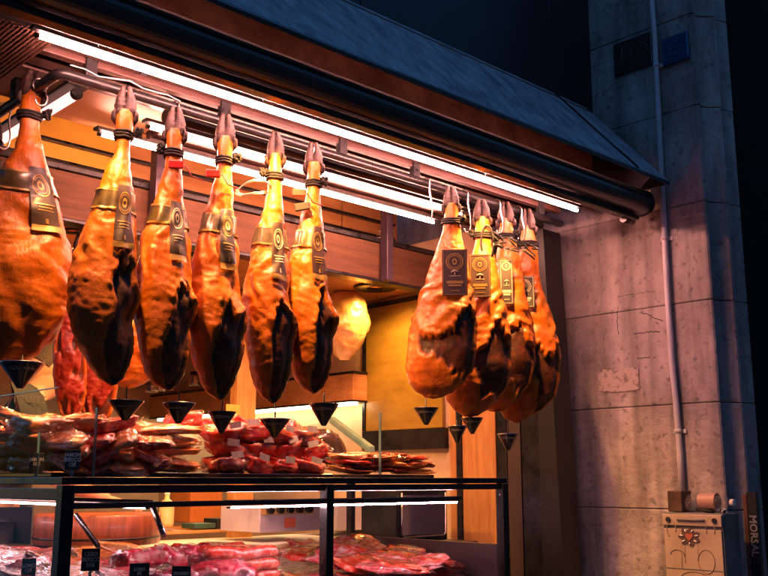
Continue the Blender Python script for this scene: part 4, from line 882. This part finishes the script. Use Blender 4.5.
def pack_proto(kind, sx, sy, sz, label_, var):
    key = (kind, sx, sy, sz, label_, var)
    if key not in PROTO:
        r = bpy.data.objects.new('meat_pack', None); r['category'] = 'meat pack'
        seed = random.uniform(0, 50); bow = random.uniform(-.006, .012)
        if kind == 'saus':
            for j in (-1, 1):
                b_ = MB(); pts = [(-sx + 2 * sx * i / 14, j * sy * .48 + .004 * sin(i), .004 * sin(i * .8 + j) + .006 * (i / 7 - 1) ** 2) for i in range(15)]
                b_.tube(pts, [sz * .35] + [sz * (1 + .10 * noise.noise(Vector((i * .9, j, seed)))) for i in range(13)] + [sz * .35], 14); o = b_.build('sausage', MM['saus'], r)
        else:
            b_ = MB(); blob(b_, sx, sy, sz, seed, 28, 14, .5, .34, bow); b_.build('meat', MM[kind], r)
        b_ = MB(); skirt(b_, sx * 1.13, sy * 1.13, seed, bow); b_.build('plastic_edge', M_film, r)
        b_ = MB(); blob(b_, sx * 1.03, sy * 1.04, sz * 1.16, seed + 1, 36, 18, .6, .34, bow); b_.build('wrapper', M_film, r)
        if label_:
            b_ = MB(); b_.box((-.022, -sy * 1.16, -sz * .2), (.020, -sy * 1.14, sz * .55)); l_ = b_.build('sticker', M_plabel, r); l_.rotation_euler = (-.35, random.uniform(-.1, .1), 0); l_.location = (random.uniform(-.3, .3) * sx, .0, sz * .35)
        PROTO[key] = r; return r
    src = PROTO[key]; c = src.copy()
    for ch in src.children: d = ch.copy(); C.objects.link(d); d.parent = c
    return c
def pack(kind, loc, rot, size, label, group, lab=False, var=0):
    r = pack_proto(kind, *size, lab, var); C.objects.link(r); r.location = loc; r.rotation_euler = rot; r['label'] = label; r['group'] = group; r['category'] = 'meat pack'; return r
R_ = random.uniform
ordn = ['first', 'second', 'third', 'fourth', 'fifth', 'sixth', 'seventh', 'eighth', 'ninth', 'tenth', 'eleventh', 'twelfth']
lay = ['bottom', 'second', 'third', 'fourth', 'fifth', 'sixth', 'topmost']
# A: far left heap (wraps the corner)
GA = 'vacuum packs heaped at the far left of the counter top'
for j in range(4):
    for i in range(6 - (j > 2)):
        x = 1.17 + (i % 3) * .10 + R_(-.012, .012); y = 2.58 + (i // 3) * .14 + R_(-.02, .02)
        pack(['orange', 'red', 'orange', 'orange'][(i + j) % 4], (x, y, 1.463 + j * .036 + (i // 3) * .01), (R_(-.25, .3), R_(-.25, .25), R_(-.7, .7)), (.075, .055, .020), f'tilted vacuum pack in the far left heap, {lay[j]} layer', GA, False, (i + j) % 4)
for i in range(8):
    pack(['orange', 'red'][i % 2], (1.13 + R_(-.02, .02), 2.85 + i * .13, 1.52 + R_(-.03, .05)), (R_(-.3, .3), R_(-.3, .3), R_(-.7, .7)), (.085, .065, .035), 'large tilted vacuum pack in the row running back along the side counter', GA, False, i % 3)
# B: stacked long packs
GB = 'long flat packs stacked beside the price card'
for j in range(6):
    for i in range(2):
        pack(['orange', 'orange', 'orange', 'red'][(j * 2 + i) % 4], (1.545 + R_(-.015, .015) - i * .0, 2.62 + i * .13, 1.457 + j * .0225), (R_(-.04, .12), R_(-.09, .09), R_(-.22, .22)), (.128, .058, .0125), f'long flat pack, {lay[j]} layer of the {["front", "rear"][i]} stack left of the red ham packs', GB, False, j % 3)
# C: chunky red ham packs, three rows of four
GC = 'chunky red ham packs with white stickers, stacked in rows'
for j in range(3):
    for i in range(4):
        x = 1.79 + i * .108 + R_(-.01, .01) + (.03 if j == 1 else 0)
        pack('red' if (i + j) % 5 else 'dark', (x, 2.62 + R_(-.01, .01) + j * .012, 1.468 + j * .050), (R_(-.05, .35), R_(-.3, .3), R_(-.4, .4)), (.062, .055, .028), f'chunky red ham pack, {["bottom", "middle", "top"][j]} row, {ordn[i]} from the left', GC, True, (i + 2 * j) % 4)
for i in range(5):
    pack('pink', (1.74 + i * .105, 2.78, 1.60 + R_(-.01, .012)), (R_(-.3, .3), R_(-.3, .3), R_(-1, 1)), (.055, .045, .026), f'pale sliced pack on top behind the red ham packs, {ordn[i]} from the left', GC, False, i)
for i in range(9):
    pack(['red', 'orange', 'pink'][i % 3], (1.56 + (i % 5) * .035 + R_(-.01, .01), 2.84 + R_(0, .04), 1.47 + i * .0145), (R_(0, .3), R_(-.2, .2), R_(-.5, .5)), (.085, .05, .018), f'filler pack behind the flat stacks and the red packs, {ordn[i]} from the bottom', 'packs filling the gap between the stacks', False, i % 4)
for i in range(12):
    pack(['orange', 'red'][i % 2], (1.20 + (i % 4) * .085 + R_(-.02, .02), 2.50 + R_(-.015, .03), 1.456 + (i // 4) * .034), (R_(.1, .6), R_(-.35, .35), R_(-.9, .9)), (.052, .042, .014), f'small glossy pack at the front of the left heap, {lay[i // 4]} layer, {ordn[i % 4]} from the left', 'small packs in front of the left heap', False, i % 5)
# D: flat sliced packs at right
GD = 'flat sliced packs in low stacks at the right of the counter'
for j in range(4):
    for i in range(4):
        pack(['orange', 'dark', 'red', 'orange'][(j + i) % 4], (2.40 + i * .105 + R_(-.01, .01), 2.70 + R_(-.015, .015), 1.452 + j * .017 + (.008 if i in (1, 2) else 0)), (R_(-.05, .08), R_(-.08, .08), R_(-.25, .25)), (.070, .07, .0095), f'flat sliced pack, {lay[j]} layer, {ordn[i]} stack from the left at the counter right', GD, False, (i * 3 + j) % 5)
# lower case packs
GE = 'sliced meat packs laid out inside the display case'
for (x0, x1, y0, y1, nx, ny, k_, nm) in [(1.13, 1.42, 2.34, 4.1, 3, 11, 'pink', 'side wing'), (1.50, 1.72, 2.85, 3.0, 2, 2, 'orange', 'back left corner'), (2.20, 2.62, 2.32, 2.90, 4, 5, 'pink', 'right bay')]:
    for a in range(nx):
        for b_i in range(ny):
            x = x0 + (x1 - x0) * (a + .5) / nx + R_(-.015, .015); y = y0 + (y1 - y0) * (b_i + .5) / ny + R_(-.015, .015)
            pack(['pink', k_, 'red', 'orange'][(a * 2 + b_i) % 4] if nm != 'right bay' else ['pink', 'red'][(a + b_i) % 2], (x, y, 1.112 + .045 * (y - y0) / (y1 - y0) + (.045 if nm != 'right bay' else 0.02)), (R_(.05, .4), R_(-.2, .2), R_(-.5, .5)), (.085, .07, .011), f'sliced meat pack, {nm} of the case, {ordn[min(b_i, 11)]} row back, {ordn[a]} across', GE, False, (a + b_i) % 5)
            pack(['pink', 'red'][(a + b_i) % 2], (x + .02, y, 1.088 + (.03 if nm != 'right bay' else 0.0)), (R_(.0, .2), R_(-.1, .1), R_(-.5, .5)), (.085, .07, .012), f'lower sliced meat pack, {nm} of the case, {ordn[min(b_i, 11)]} row back, {ordn[a]} across', GE, False, (a + b_i) % 5)
for i in range(10):
    pack('choc', (1.42 + (i % 5) * .065 + R_(-.01, .01), 2.36 + (i // 5) * .16, 1.158 + .04 * (i // 5)), (R_(-.3, .6), R_(-.4, .4), R_(-1, 1)), (.05, .042, .026), f'magenta pack of cubed meat, {["front", "rear"][i // 5]} group, {ordn[i % 5]} from the left', 'magenta cubed meat packs by the sausages', False, i % 4)
GS = 'pairs of red sausages in plastic bags stacked in the case'
for j in range(4):
    for i in range(2):
        pack('saus', (1.74 + .02 * (3 - j) * .3, 2.45 + i * .16, 1.098 + j * .036), (R_(-.04, .04), R_(-.03, .03), R_(-.1, .1)), (.125, .045, .018), f'bag of two red sausages, {lay[j]} layer of the {["front", "rear"][i]} stack', GS, False, j % 3)
for i in range(10):
    pack('pink' if i % 3 else 'orange', (1.92 + (i % 4) * .09, 2.40 + (i // 4) * .17, 1.096), (R_(0, .2), R_(-.1, .1), R_(-.6, .6)), (.075, .05, .009), f'flat fanned slice pack in the middle bay, {["front", "middle", "rear"][i // 4]} row, {ordn[i % 4]} from the left', GE, False, i % 4)

# price cards
def card(p, w_, h_, words, label, tilt=-.15):
    t = thing('price_card', label, 'price card', p, heading(p[0], p[1]) - pi / 2, 'small black price cards with white lettering'); t.rotation_euler = (tilt, 0, t.rotation_euler[2])
    MB().box((-w_ / 2, -.0015, 0), (w_ / 2, .0015, h_), 0, .0006).build('card', M_board, t)
    MB().box((-.004, .002, -.025), (.004, .004, h_ * .4)).build('clip_stem', M_steel, t)
    text_obj('lettering', words, h_ * .27, M_plabel, t, Matrix.Translation((0, -.0022, h_ * .5)) @ Matrix.Rotation(pi / 2, 4, 'X'), ext=.0004, bold=.0004, sx=.85)
card(P(72, 470, Y=2.40), .038, .052, 'JAMON\nIBERICO\n12€', 'black price card before the left heap of packs on the counter top')
card(P(36, 471, Y=2.42), .036, .046, 'JAMON\n10€', 'dim price card half hidden at the far left of the counter top')
card(P(90, 571, Y=2.34), .045, .055, 'CEBO\nIBERICO\n50%', 'black price card on pink packs just right of the corner post')
card(P(28, 578, X=1.14), .036, .05, 'LOMO\n12€', 'black price card left of the corner post inside the case')
card(P(139, 580, Y=2.29), .05, .042, 'LOMO\n9€', 'low price card before the magenta cubed packs')
card(P(181, 581, Y=2.29), .05, .038, 'CHORIZO', 'low price card before the sausage bags', )

# ------------------------------------------------------------------ behind the counter
wc = thing('work_counter', 'pale work counter behind the display case', 'counter', (1.7, 3.35, .12))
MB().box((0, 0, 1.0), (1.72, .62, 1.03), 0, .003).build('worktop', M_white, wc)
MB().box((.02, .02, 0), (1.70, .6, .998)).build('cabinet', mat('dark_cabinet', (.05, .035, .035), .4), wc)
MB().box((0, -.006, .93), (1.72, -.001, .985)).build('front_edge', M_violet, wc)
cbk = thing('chopping_block', 'thick round wooden chopping block behind the side case', 'chopping block', P(112, 545, Y=3.45) + Vector((0, .12, 0)))
rz0 = P(112, 545, Y=3.45).z; rt0 = P(112, 514, Y=3.45).z - rz0
MB().lathe([(0, 0), (.23, 0), (.24, .006), (.24, rt0 - .008), (.232, rt0), (0, rt0)], seg=48).build('block', M_block, cbk)
MB().lathe([(.2405, rt0 * .2), (.2425, rt0 * .2), (.2425, rt0 * .26), (.2405, rt0 * .26)], seg=48).build('hoop', M_black, cbk)
sup = MB().box((1.55, 3.30, .12), (2.1, 3.34, rz0 - .004)); 
sdk = thing('side_table', 'dark side table carrying the chopping block', 'table', (1.5, 3.36, .12)); MB().box((-.30, .02, 0), (.19, .6, rz0 - .125)).build('cabinet', MATS['dark_cabinet'], sdk)
def boxthing(name, u0, v0, u1, v1, y, d, m, label, cat, bev=.006, extra=None):
    a, b2 = P(u0, v1, Y=y), P(u1, v0, Y=y); t = thing(name, label, cat, ((a.x + b2.x) / 2, y, min(a.z, b2.z))); wd = b2.x - a.x; h = b2.z - a.z
    MB().box((-wd / 2, 0, 0), (wd / 2, d, h), 0, bev).build('body', m, t)
    if extra: extra(t, wd, h, d)
    return t
def knobs(t, wd, h, d):
    MB().box((-wd / 2 + .004, -.006, h * .62), (wd / 2 - .06, -.0005, h * .97), 0, .002).build('control_panel', mat('amber_panel', (.38, .22, .10), .4), t)
    for k in range(5): MB().tube([(-wd / 2 + .05 + k * wd * .15, -.006, h * .8), (-wd / 2 + .05 + k * wd * .15, -.025, h * .8)], .017, 14).build('knob', M_black, t)
    MB().box((-wd * .12, -.004, h * .15), (wd * .05, -.0005, h * .5)).build('red_sticker', mat('red_print', (.55, .12, .09), .5), t)
boxthing('slicing_machine', 259, 503, 323, 533, 3.5, .3, M_violet, 'violet grey kitchen machine with a row of dark knobs', 'machine', extra=knobs)
boxthing('steel_cabinet', 337, 503, 396, 531, 3.62, .3, M_violet, 'plain violet steel cabinet right of the knobbed machine', 'cabinet')
def oven(t, wd, h, d):
    MB().box((-wd / 2 + .03, -.012, .03), (wd / 2 - .035, -.001, h - .02), 0, .01).build('door', mat('oven_glass', (.20, .17, .24), .1, .5, (.13, .11, .17), 3, coat=1), t)
    fr = MB(); 
    fr.tube([(-wd / 2 + .022, -.014, h - .01), (-wd / 2 + .022, -.014, .035), (-wd / 2 + .035, -.014, .022), (wd / 2 - .04, -.014, .022), (wd / 2 - .026, -.014, .035), (wd / 2 - .026, -.014, h - .01)], .004, 8); fr.build('chrome_frame', M_zinc, t)
boxthing('oven', 396, 490, 447, 543, 2.98, .22, M_black, 'small oven with rounded chrome edged glass door', 'oven', extra=oven)
tag(MB().box((2.74, 2.96, .12), (3.42, 3.3, P(420, 544, Y=2.98).z), 0, .004).build('low_cabinet', MATS['dark_cabinet']), 'low dark cabinet under the small oven', 'cabinet')
boxthing('scale', 240, 541, 350, 550, 3.10, .16, M_violet, 'flat steel weighing scale platform behind the case', 'scale', .003)
def led(t, wd, h, d):
    for k in range(3): MB().box((-wd * .32 + k * wd * .28, -.003, h * .3), (-wd * .2 + k * wd * .28, -.0005, h * .7)).build('key', [M_plabel, M_redplastic, M_plabel][k], t)
boxthing('keypad', 356, 547, 382, 558, 3.0, .05, M_blackmatte, 'black keypad with red button behind the case', 'keypad', .003, led)
boxthing('orange_crate', 190, 488, 223, 523, 4.4, .2, mat('orange_crate_paint', (.55, .18, .03), .5), 'orange box standing on the back shelf', 'box')
boxthing('green_box', 195, 523, 216, 529, 4.0, .12, M_green, 'flat green box on the yellow back shelf', 'box', .003)
boxthing('black_box', 217, 518, 240, 532, 4.0, .12, M_blackmatte, 'black box beside the flat green box', 'box', .003)
boxthing('yellow_note', 226, 405, 240, 423, 3.5, .004, mat('yellow_card', (.60, .36, .05), .6), 'yellow card standing behind the red ham packs', 'card', .001)
sh = boxthing('back_shelf', 160, 528, 262, 535, 3.95, .5, M_wood, 'orange lit back shelf holding boxes and a bottle', 'shelf', .003)
p = P(166, 523, Y=4.05); bo = thing('squeeze_bottle', 'pale yellow rounded bottle on the back shelf', 'bottle', (p.x, p.y, p.z - .02))
MB().lathe([(0, 0), (.032, 0), (.036, .02), (.036, .09), (.026, .12), (.012, .13), (.011, .15), (0, .15)], seg=24).build('body', mat('pale_yellow', (.6, .48, .22), .3, coat=.4), bo)
MB().lathe([(.013, .15), (.013, .17), (0, .172)], seg=16).build('cap', M_plabel, bo)
# wood upright in the middle
a = P(237, 400, Y=3.9); b2 = P(256, 400, Y=3.9)
o = MB().box((a.x, 3.9, .12), (b2.x, 3.96, 2.35), 0, .003).build('wooden_column', M_woodv); tag(o, 'orange wooden column inside the stall behind the middle hams', 'column')
# red sausages hanging in a net
hs = thing('hanging_sausages', 'string of small red sausages hanging behind the middle of the row', 'sausages', P(247, 285, Y=3.6))
for k in range(6): MB().tube([(.012 * sin(k * 2), 0, -.04 * k), (.012 * sin(k * 2) + .012, -.006, -.04 * k - .018), (.012 * sin(k * 2), 0, -.04 * k - .036)], [.007, .016, .007], 10).build('sausage', MM['saus'], hs)
# slanting glass of the small cured meat cabinet behind
gc = thing('slanted_glass_cabinet', 'small cabinet with slanting green edged glass behind the red packs', 'glass cabinet', (0, 0, 0))
b1, b2_, b3, b4 = P(297, 428, Y=3.3), P(346, 462, Y=3.05), P(332, 420, Y=3.6), P(372, 450, Y=3.3)
org = Vector((b1.x, 3.2, 1.43)); gc.location = org
for (p0, p1, w2) in ((b1, b2_, .038), (b3, b4, .04)):
    p0 = p0 - org; p1 = p1 - org; d = (p1 - p0).normalized(); nrm = Vector((0, 0, 1)); s_ = d.cross(nrm).normalized() * w2 * .4; n2 = nrm * .016
    vs = [p0 - s_ - n2, p0 + s_ - n2, p1 + s_ - n2, p1 - s_ - n2, p0 - s_ + n2, p0 + s_ + n2, p1 + s_ + n2, p1 - s_ + n2]
    MB().add(vs, [(0, 1, 2, 3), (4, 7, 6, 5), (0, 4, 5, 1), (1, 5, 6, 2), (2, 6, 7, 3), (3, 7, 4, 0)]).build('glass_rail', M_glassedge, gc)
vs = [b1 - org, b2_ - org, b4 - org, b3 - org]; MB().add(vs, [(0, 1, 2, 3)]).build('glass_pane', M_glass, gc)
MB().box((.0, -.1, -.02), (.5, .3, .0), 0, .004).build('cabinet_base', MATS['dark_cabinet'], gc)
bg = MB(); blob(bg, .10, .07, .075, 5, 26, 16, .8, .25); o = bg.build('dark_bagged_ham', mat('dark_bag', (.05, .03, .028), .18, coat=.8), None, P(320, 448, Y=3.1)); tag(o, 'dark ham in glossy bag lying under the slanted glass', 'bagged ham')
# clear clutter in the niche behind (jars)
for i, (u, v) in enumerate([(152, 392), (159, 391), (167, 390), (195, 386)]):
    p = P(u, v, Y=5.0); j = thing('glass_jar', ['leftmost', 'second', 'third', 'rightmost'][i] + ' small jar on the wall shelf between the front hams', 'jar', p)
    MB().lathe([(0, 0), (.035, 0), (.037, .01), (.037, .06), (.03, .07), (0, .071)], seg=20).build('jar_body', M_steel, j); MB().lathe([(.033, .072), (.033, .086), (0, .087)], seg=20).build('lid', M_black, j)

# ------------------------------------------------------------------ the shop worker
def person():
    hp = P(53, 369, Y=3.95); k = (hp.z - .27) / 1.575; base = Vector((hp.x - .205 * k * .9, hp.y + .205 * k * .42, 0))
    t = thing('person', 'person in a black printed shirt bending over behind the leftmost hams', 'person', (base.x, base.y, .27), radians(155))
    # floor stands so that the figure's feet touch it; joints in local metres, facing -x
    J = {'pel': (0, 0, .93), 'sp': (-.03, 0, 1.12), 'ch': (-.09, 0, 1.35), 'nk': (-.14, 0, 1.45), 'hd': (-.19, 0, 1.52), 'tp': (-.22, 0, 1.62),
         'ls': (-.11, -.17, 1.43), 'rs': (-.11, .17, 1.43), 'le': (-.22, -.24, 1.14), 're': (-.22, .24, 1.14), 'lw': (-.42, -.17, 1.05), 'rw': (-.42, .16, 1.05),
         'lh': (-.49, -.15, 1.03), 'rh': (-.49, .14, 1.03), 'lp': (0, -.09, .90), 'rp': (0, .09, .90), 'lk': (-.01, -.10, .50), 'rk': (-.01, .10, .50), 'la': (.02, -.10, .08), 'ra': (.02, .10, .08), 'lt': (-.14, -.11, .04), 'rt': (-.14, .11, .04)}
    E_ = [('pel', 'sp'), ('sp', 'ch'), ('ch', 'nk'), ('nk', 'hd'), ('hd', 'tp'), ('ch', 'ls'), ('ch', 'rs'), ('ls', 'le'), ('rs', 're'), ('le', 'lw'), ('re', 'rw'), ('lw', 'lh'), ('rw', 'rh'), ('pel', 'lp'), ('pel', 'rp'), ('lp', 'lk'), ('rp', 'rk'), ('lk', 'la'), ('rk', 'ra'), ('la', 'lt'), ('ra', 'rt')]
    Rd = dict(pel=(.15, .13), sp=(.14, .12), ch=(.16, .12), nk=(.055, .055), hd=(.080, .078), tp=(.085, .08), ls=(.065, .065), rs=(.065, .065), le=(.042, .042), re=(.042, .042), lw=(.028, .026), rw=(.028, .026), lh=(.036, .018), rh=(.036, .018), lp=(.09, .09), rp=(.09, .09), lk=(.06, .06), rk=(.06, .06), la=(.04, .04), ra=(.04, .04), lt=(.035, .03), rt=(.035, .03))
    def skin_obj(name, names, edges, m, grow=0., root='pel', sub=2):
        me = bpy.data.meshes.new(name); idx = {n_: i for i, n_ in enumerate(names)}
        me.from_pydata([Vector(J[n_]) * k for n_ in names], [(idx[a], idx[b2]) for a, b2 in edges], []); o = bpy.data.objects.new(name, me); C.objects.link(o)
        md = o.modifiers.new('skin', 'SKIN'); 
        if not me.skin_vertices: 
            bpy.context.view_layer.objects.active = o
        for n_, i in idx.items(): me.skin_vertices[0].data[i].radius = ((Rd[n_][0] + grow) * k, (Rd[n_][1] + grow) * k)
        me.skin_vertices[0].data[idx[root]].use_root = True
        md.use_smooth_shade = True; s_ = o.modifiers.new('sub', 'SUBSURF'); s_.levels = s_.render_levels = sub
        me.materials.append(m); o.parent = t; return o
    try:
        # fingers rooted in the palms
        for sfx, sy in (('l', -1), ('r', 1)):
            bh = Vector(J[sfx + 'h'])
            for f in range(4):
                ln = (.030, .036, .034, .027)[f]; yy = (f - 1.5) * .017
                for s_, nm in ((1, 'a'), (2, 'b'), (3, 'c')):
                    J[f'{sfx}{f}{nm}'] = (bh.x - .012 - ln * s_ * .75, bh.y + yy, bh.z - .004 * s_ * s_); Rd[f'{sfx}{f}{nm}'] = (.009 - .001 * s_, .009 - .001 * s_)
                E_.extend([(sfx + 'h', f'{sfx}{f}a'), (f'{sfx}{f}a', f'{sfx}{f}b'), (f'{sfx}{f}b', f'{sfx}{f}c')])
            J[sfx + 'ta'] = (bh.x + .02, bh.y - sy * .036, bh.z - .006); J[sfx + 'tb'] = (bh.x - .02, bh.y - sy * .05, bh.z - .014); Rd[sfx + 'ta'] = (.011, .011); Rd[sfx + 'tb'] = (.008, .008)
            E_.extend([(sfx + 'w', sfx + 'ta'), (sfx + 'ta', sfx + 'tb')])
        skinm = mat('skin', (.50, .27, .17), .5, 0, (.44, .22, .13), 12)
        body = skin_obj('body', list(J), E_, skinm)
        sh_n = ['pel', 'sp', 'ch', 'ls', 'rs', 'le', 're']; skin_obj('shirt', sh_n, [e for e in E_ if e[0] in sh_n and e[1] in sh_n], mat('black_shirt', (.006, .006, .007), .8, 0, (.008, .008, .008), 20, .3, 60), .016)
        tr = ['pel', 'lp', 'rp', 'lk', 'rk', 'la', 'ra']; skin_obj('trousers', tr, [e for e in E_ if e[0] in tr and e[1] in tr], mat('dark_trousers', (.03, .03, .04), .8), .014)
    except Exception as e: print('person', e)
    # head details: nose, ear, eyes, mouth, hair; the head tilts down towards -x
    hc = Vector((-.205, 0, 1.575)) * k; r = .092 * k
    hd = MB(); vs = []
    for i in range(21):
        v = -pi / 2 + pi * i / 20
        for j in range(28):
            u = 2 * pi * j / 28; x, y, z = cos(u) * cos(v), sin(u) * cos(v), sin(v)
            fx = 1.12 if x > 0 else 1.0; jaw = 1 - .28 * sst(0, -1, z); vs.append(Vector((x * fx * jaw * r * 1.05, y * jaw * r * .86, z * r * 1.28)))
            if x < -.2: vs[-1].x += -.010 * exp(-((y / .16) ** 2 + ((z + .05) / .22) ** 2)) * 2.2 + .005 * exp(-(((abs(y) - .38) / .15) ** 2 + ((z - .12) / .12) ** 2))
    hd.add(vs, [(i * 28 + j, i * 28 + (j + 1) % 28, (i + 1) * 28 + (j + 1) % 28, (i + 1) * 28 + j) for i in range(20) for j in range(28)], 0, True)
    ho = hd.build('head', skinm, t); ho.location = hc; ho.rotation_euler = (0, radians(-38), radians(12))
    for sy in (-1, 1):
        e = MB(); e.tube([(0, sy * r * .84, -.02), (.006, sy * r * .93, 0), (.008, sy * r * .95, .02), (-.008, sy * r * .94, .028), (-.014, sy * r * .88, .008)], [.006, .009, .008, .008, .005], 8); e.build('ear', skinm, ho)
        e = MB(); blob(e, .010, .013, .008, 3, 12, 8, 1, 0); x = e.build('eye', M_blackmatte, ho); x.location = (-r * .93, sy * r * .34, .012)
    e = MB(); e.tube([(-r * .86, -.022, -.050), (-r * .93, 0, -.052), (-r * .86, .022, -.050)], .004, 8); e.build('mouth', mat('lips', (.35, .12, .09), .5), ho)
    hv = [v * 1.06 for v in vs]; hf = [(i * 28 + j, i * 28 + (j + 1) % 28, (i + 1) * 28 + (j + 1) % 28, (i + 1) * 28 + j) for i in range(9, 20) for j in range(28) if (vs[i * 28 + j].x > -.35 * r + .0 or vs[i * 28 + j].z > .85 * r) and (vs[i * 28 + j].z > .12 * r or vs[i * 28 + j].x > .45 * r)]
    hm = MB(); hm.add([v + Vector((.002, 0, .002)) * noise.noise(v * 60) * 2 for v in hv], hf, 0, True); hm.build('hair', mat('short_dark_hair', (.05, .025, .015), .6, 0, (.02, .012, .01), 60, .8, 300, stretch=(1, 1, .3)), ho, fixn=False)
    # shirt print
    q = P(28, 402, Y=4.0)
    return t
pe = person()
tag(MB().box((1.56, 3.7, .12), (2.6, 5.6, .268), 0, .004).build('raised_floor', M_wood), kind='structure')
bpy.context.view_layer.update(); _sh = [c for c in pe.children if c.name.startswith('shirt')][0]; _dg = bpy.context.evaluated_depsgraph_get(); _ev = _sh.evaluated_get(_dg)
q = P(30, 400, Y=3.7); _mi = _sh.matrix_world.inverted(); _o = _mi @ Vector((0, 0, CZ)); _d = (_mi @ q) - _o
_hit, _loc, _n, _i = _ev.ray_cast(_o, _d.normalized())
if _hit: q = _sh.matrix_world @ _loc
rz = heading(q.x, q.y) - pi / 2; q = pe.matrix_world.inverted() @ (q + Vector((-.012 * cos(rz + pi / 2), -.012 * sin(rz + pi / 2), 0)))
text_obj('shirt_print', 'FRUITS', .040, mat('faint_print', (.10, .09, .075), .8), pe, Matrix.Translation(q) @ Matrix.Rotation(rz - radians(155), 4, 'Z') @ Matrix.Rotation(pi / 2, 4, 'X'), ext=.001)
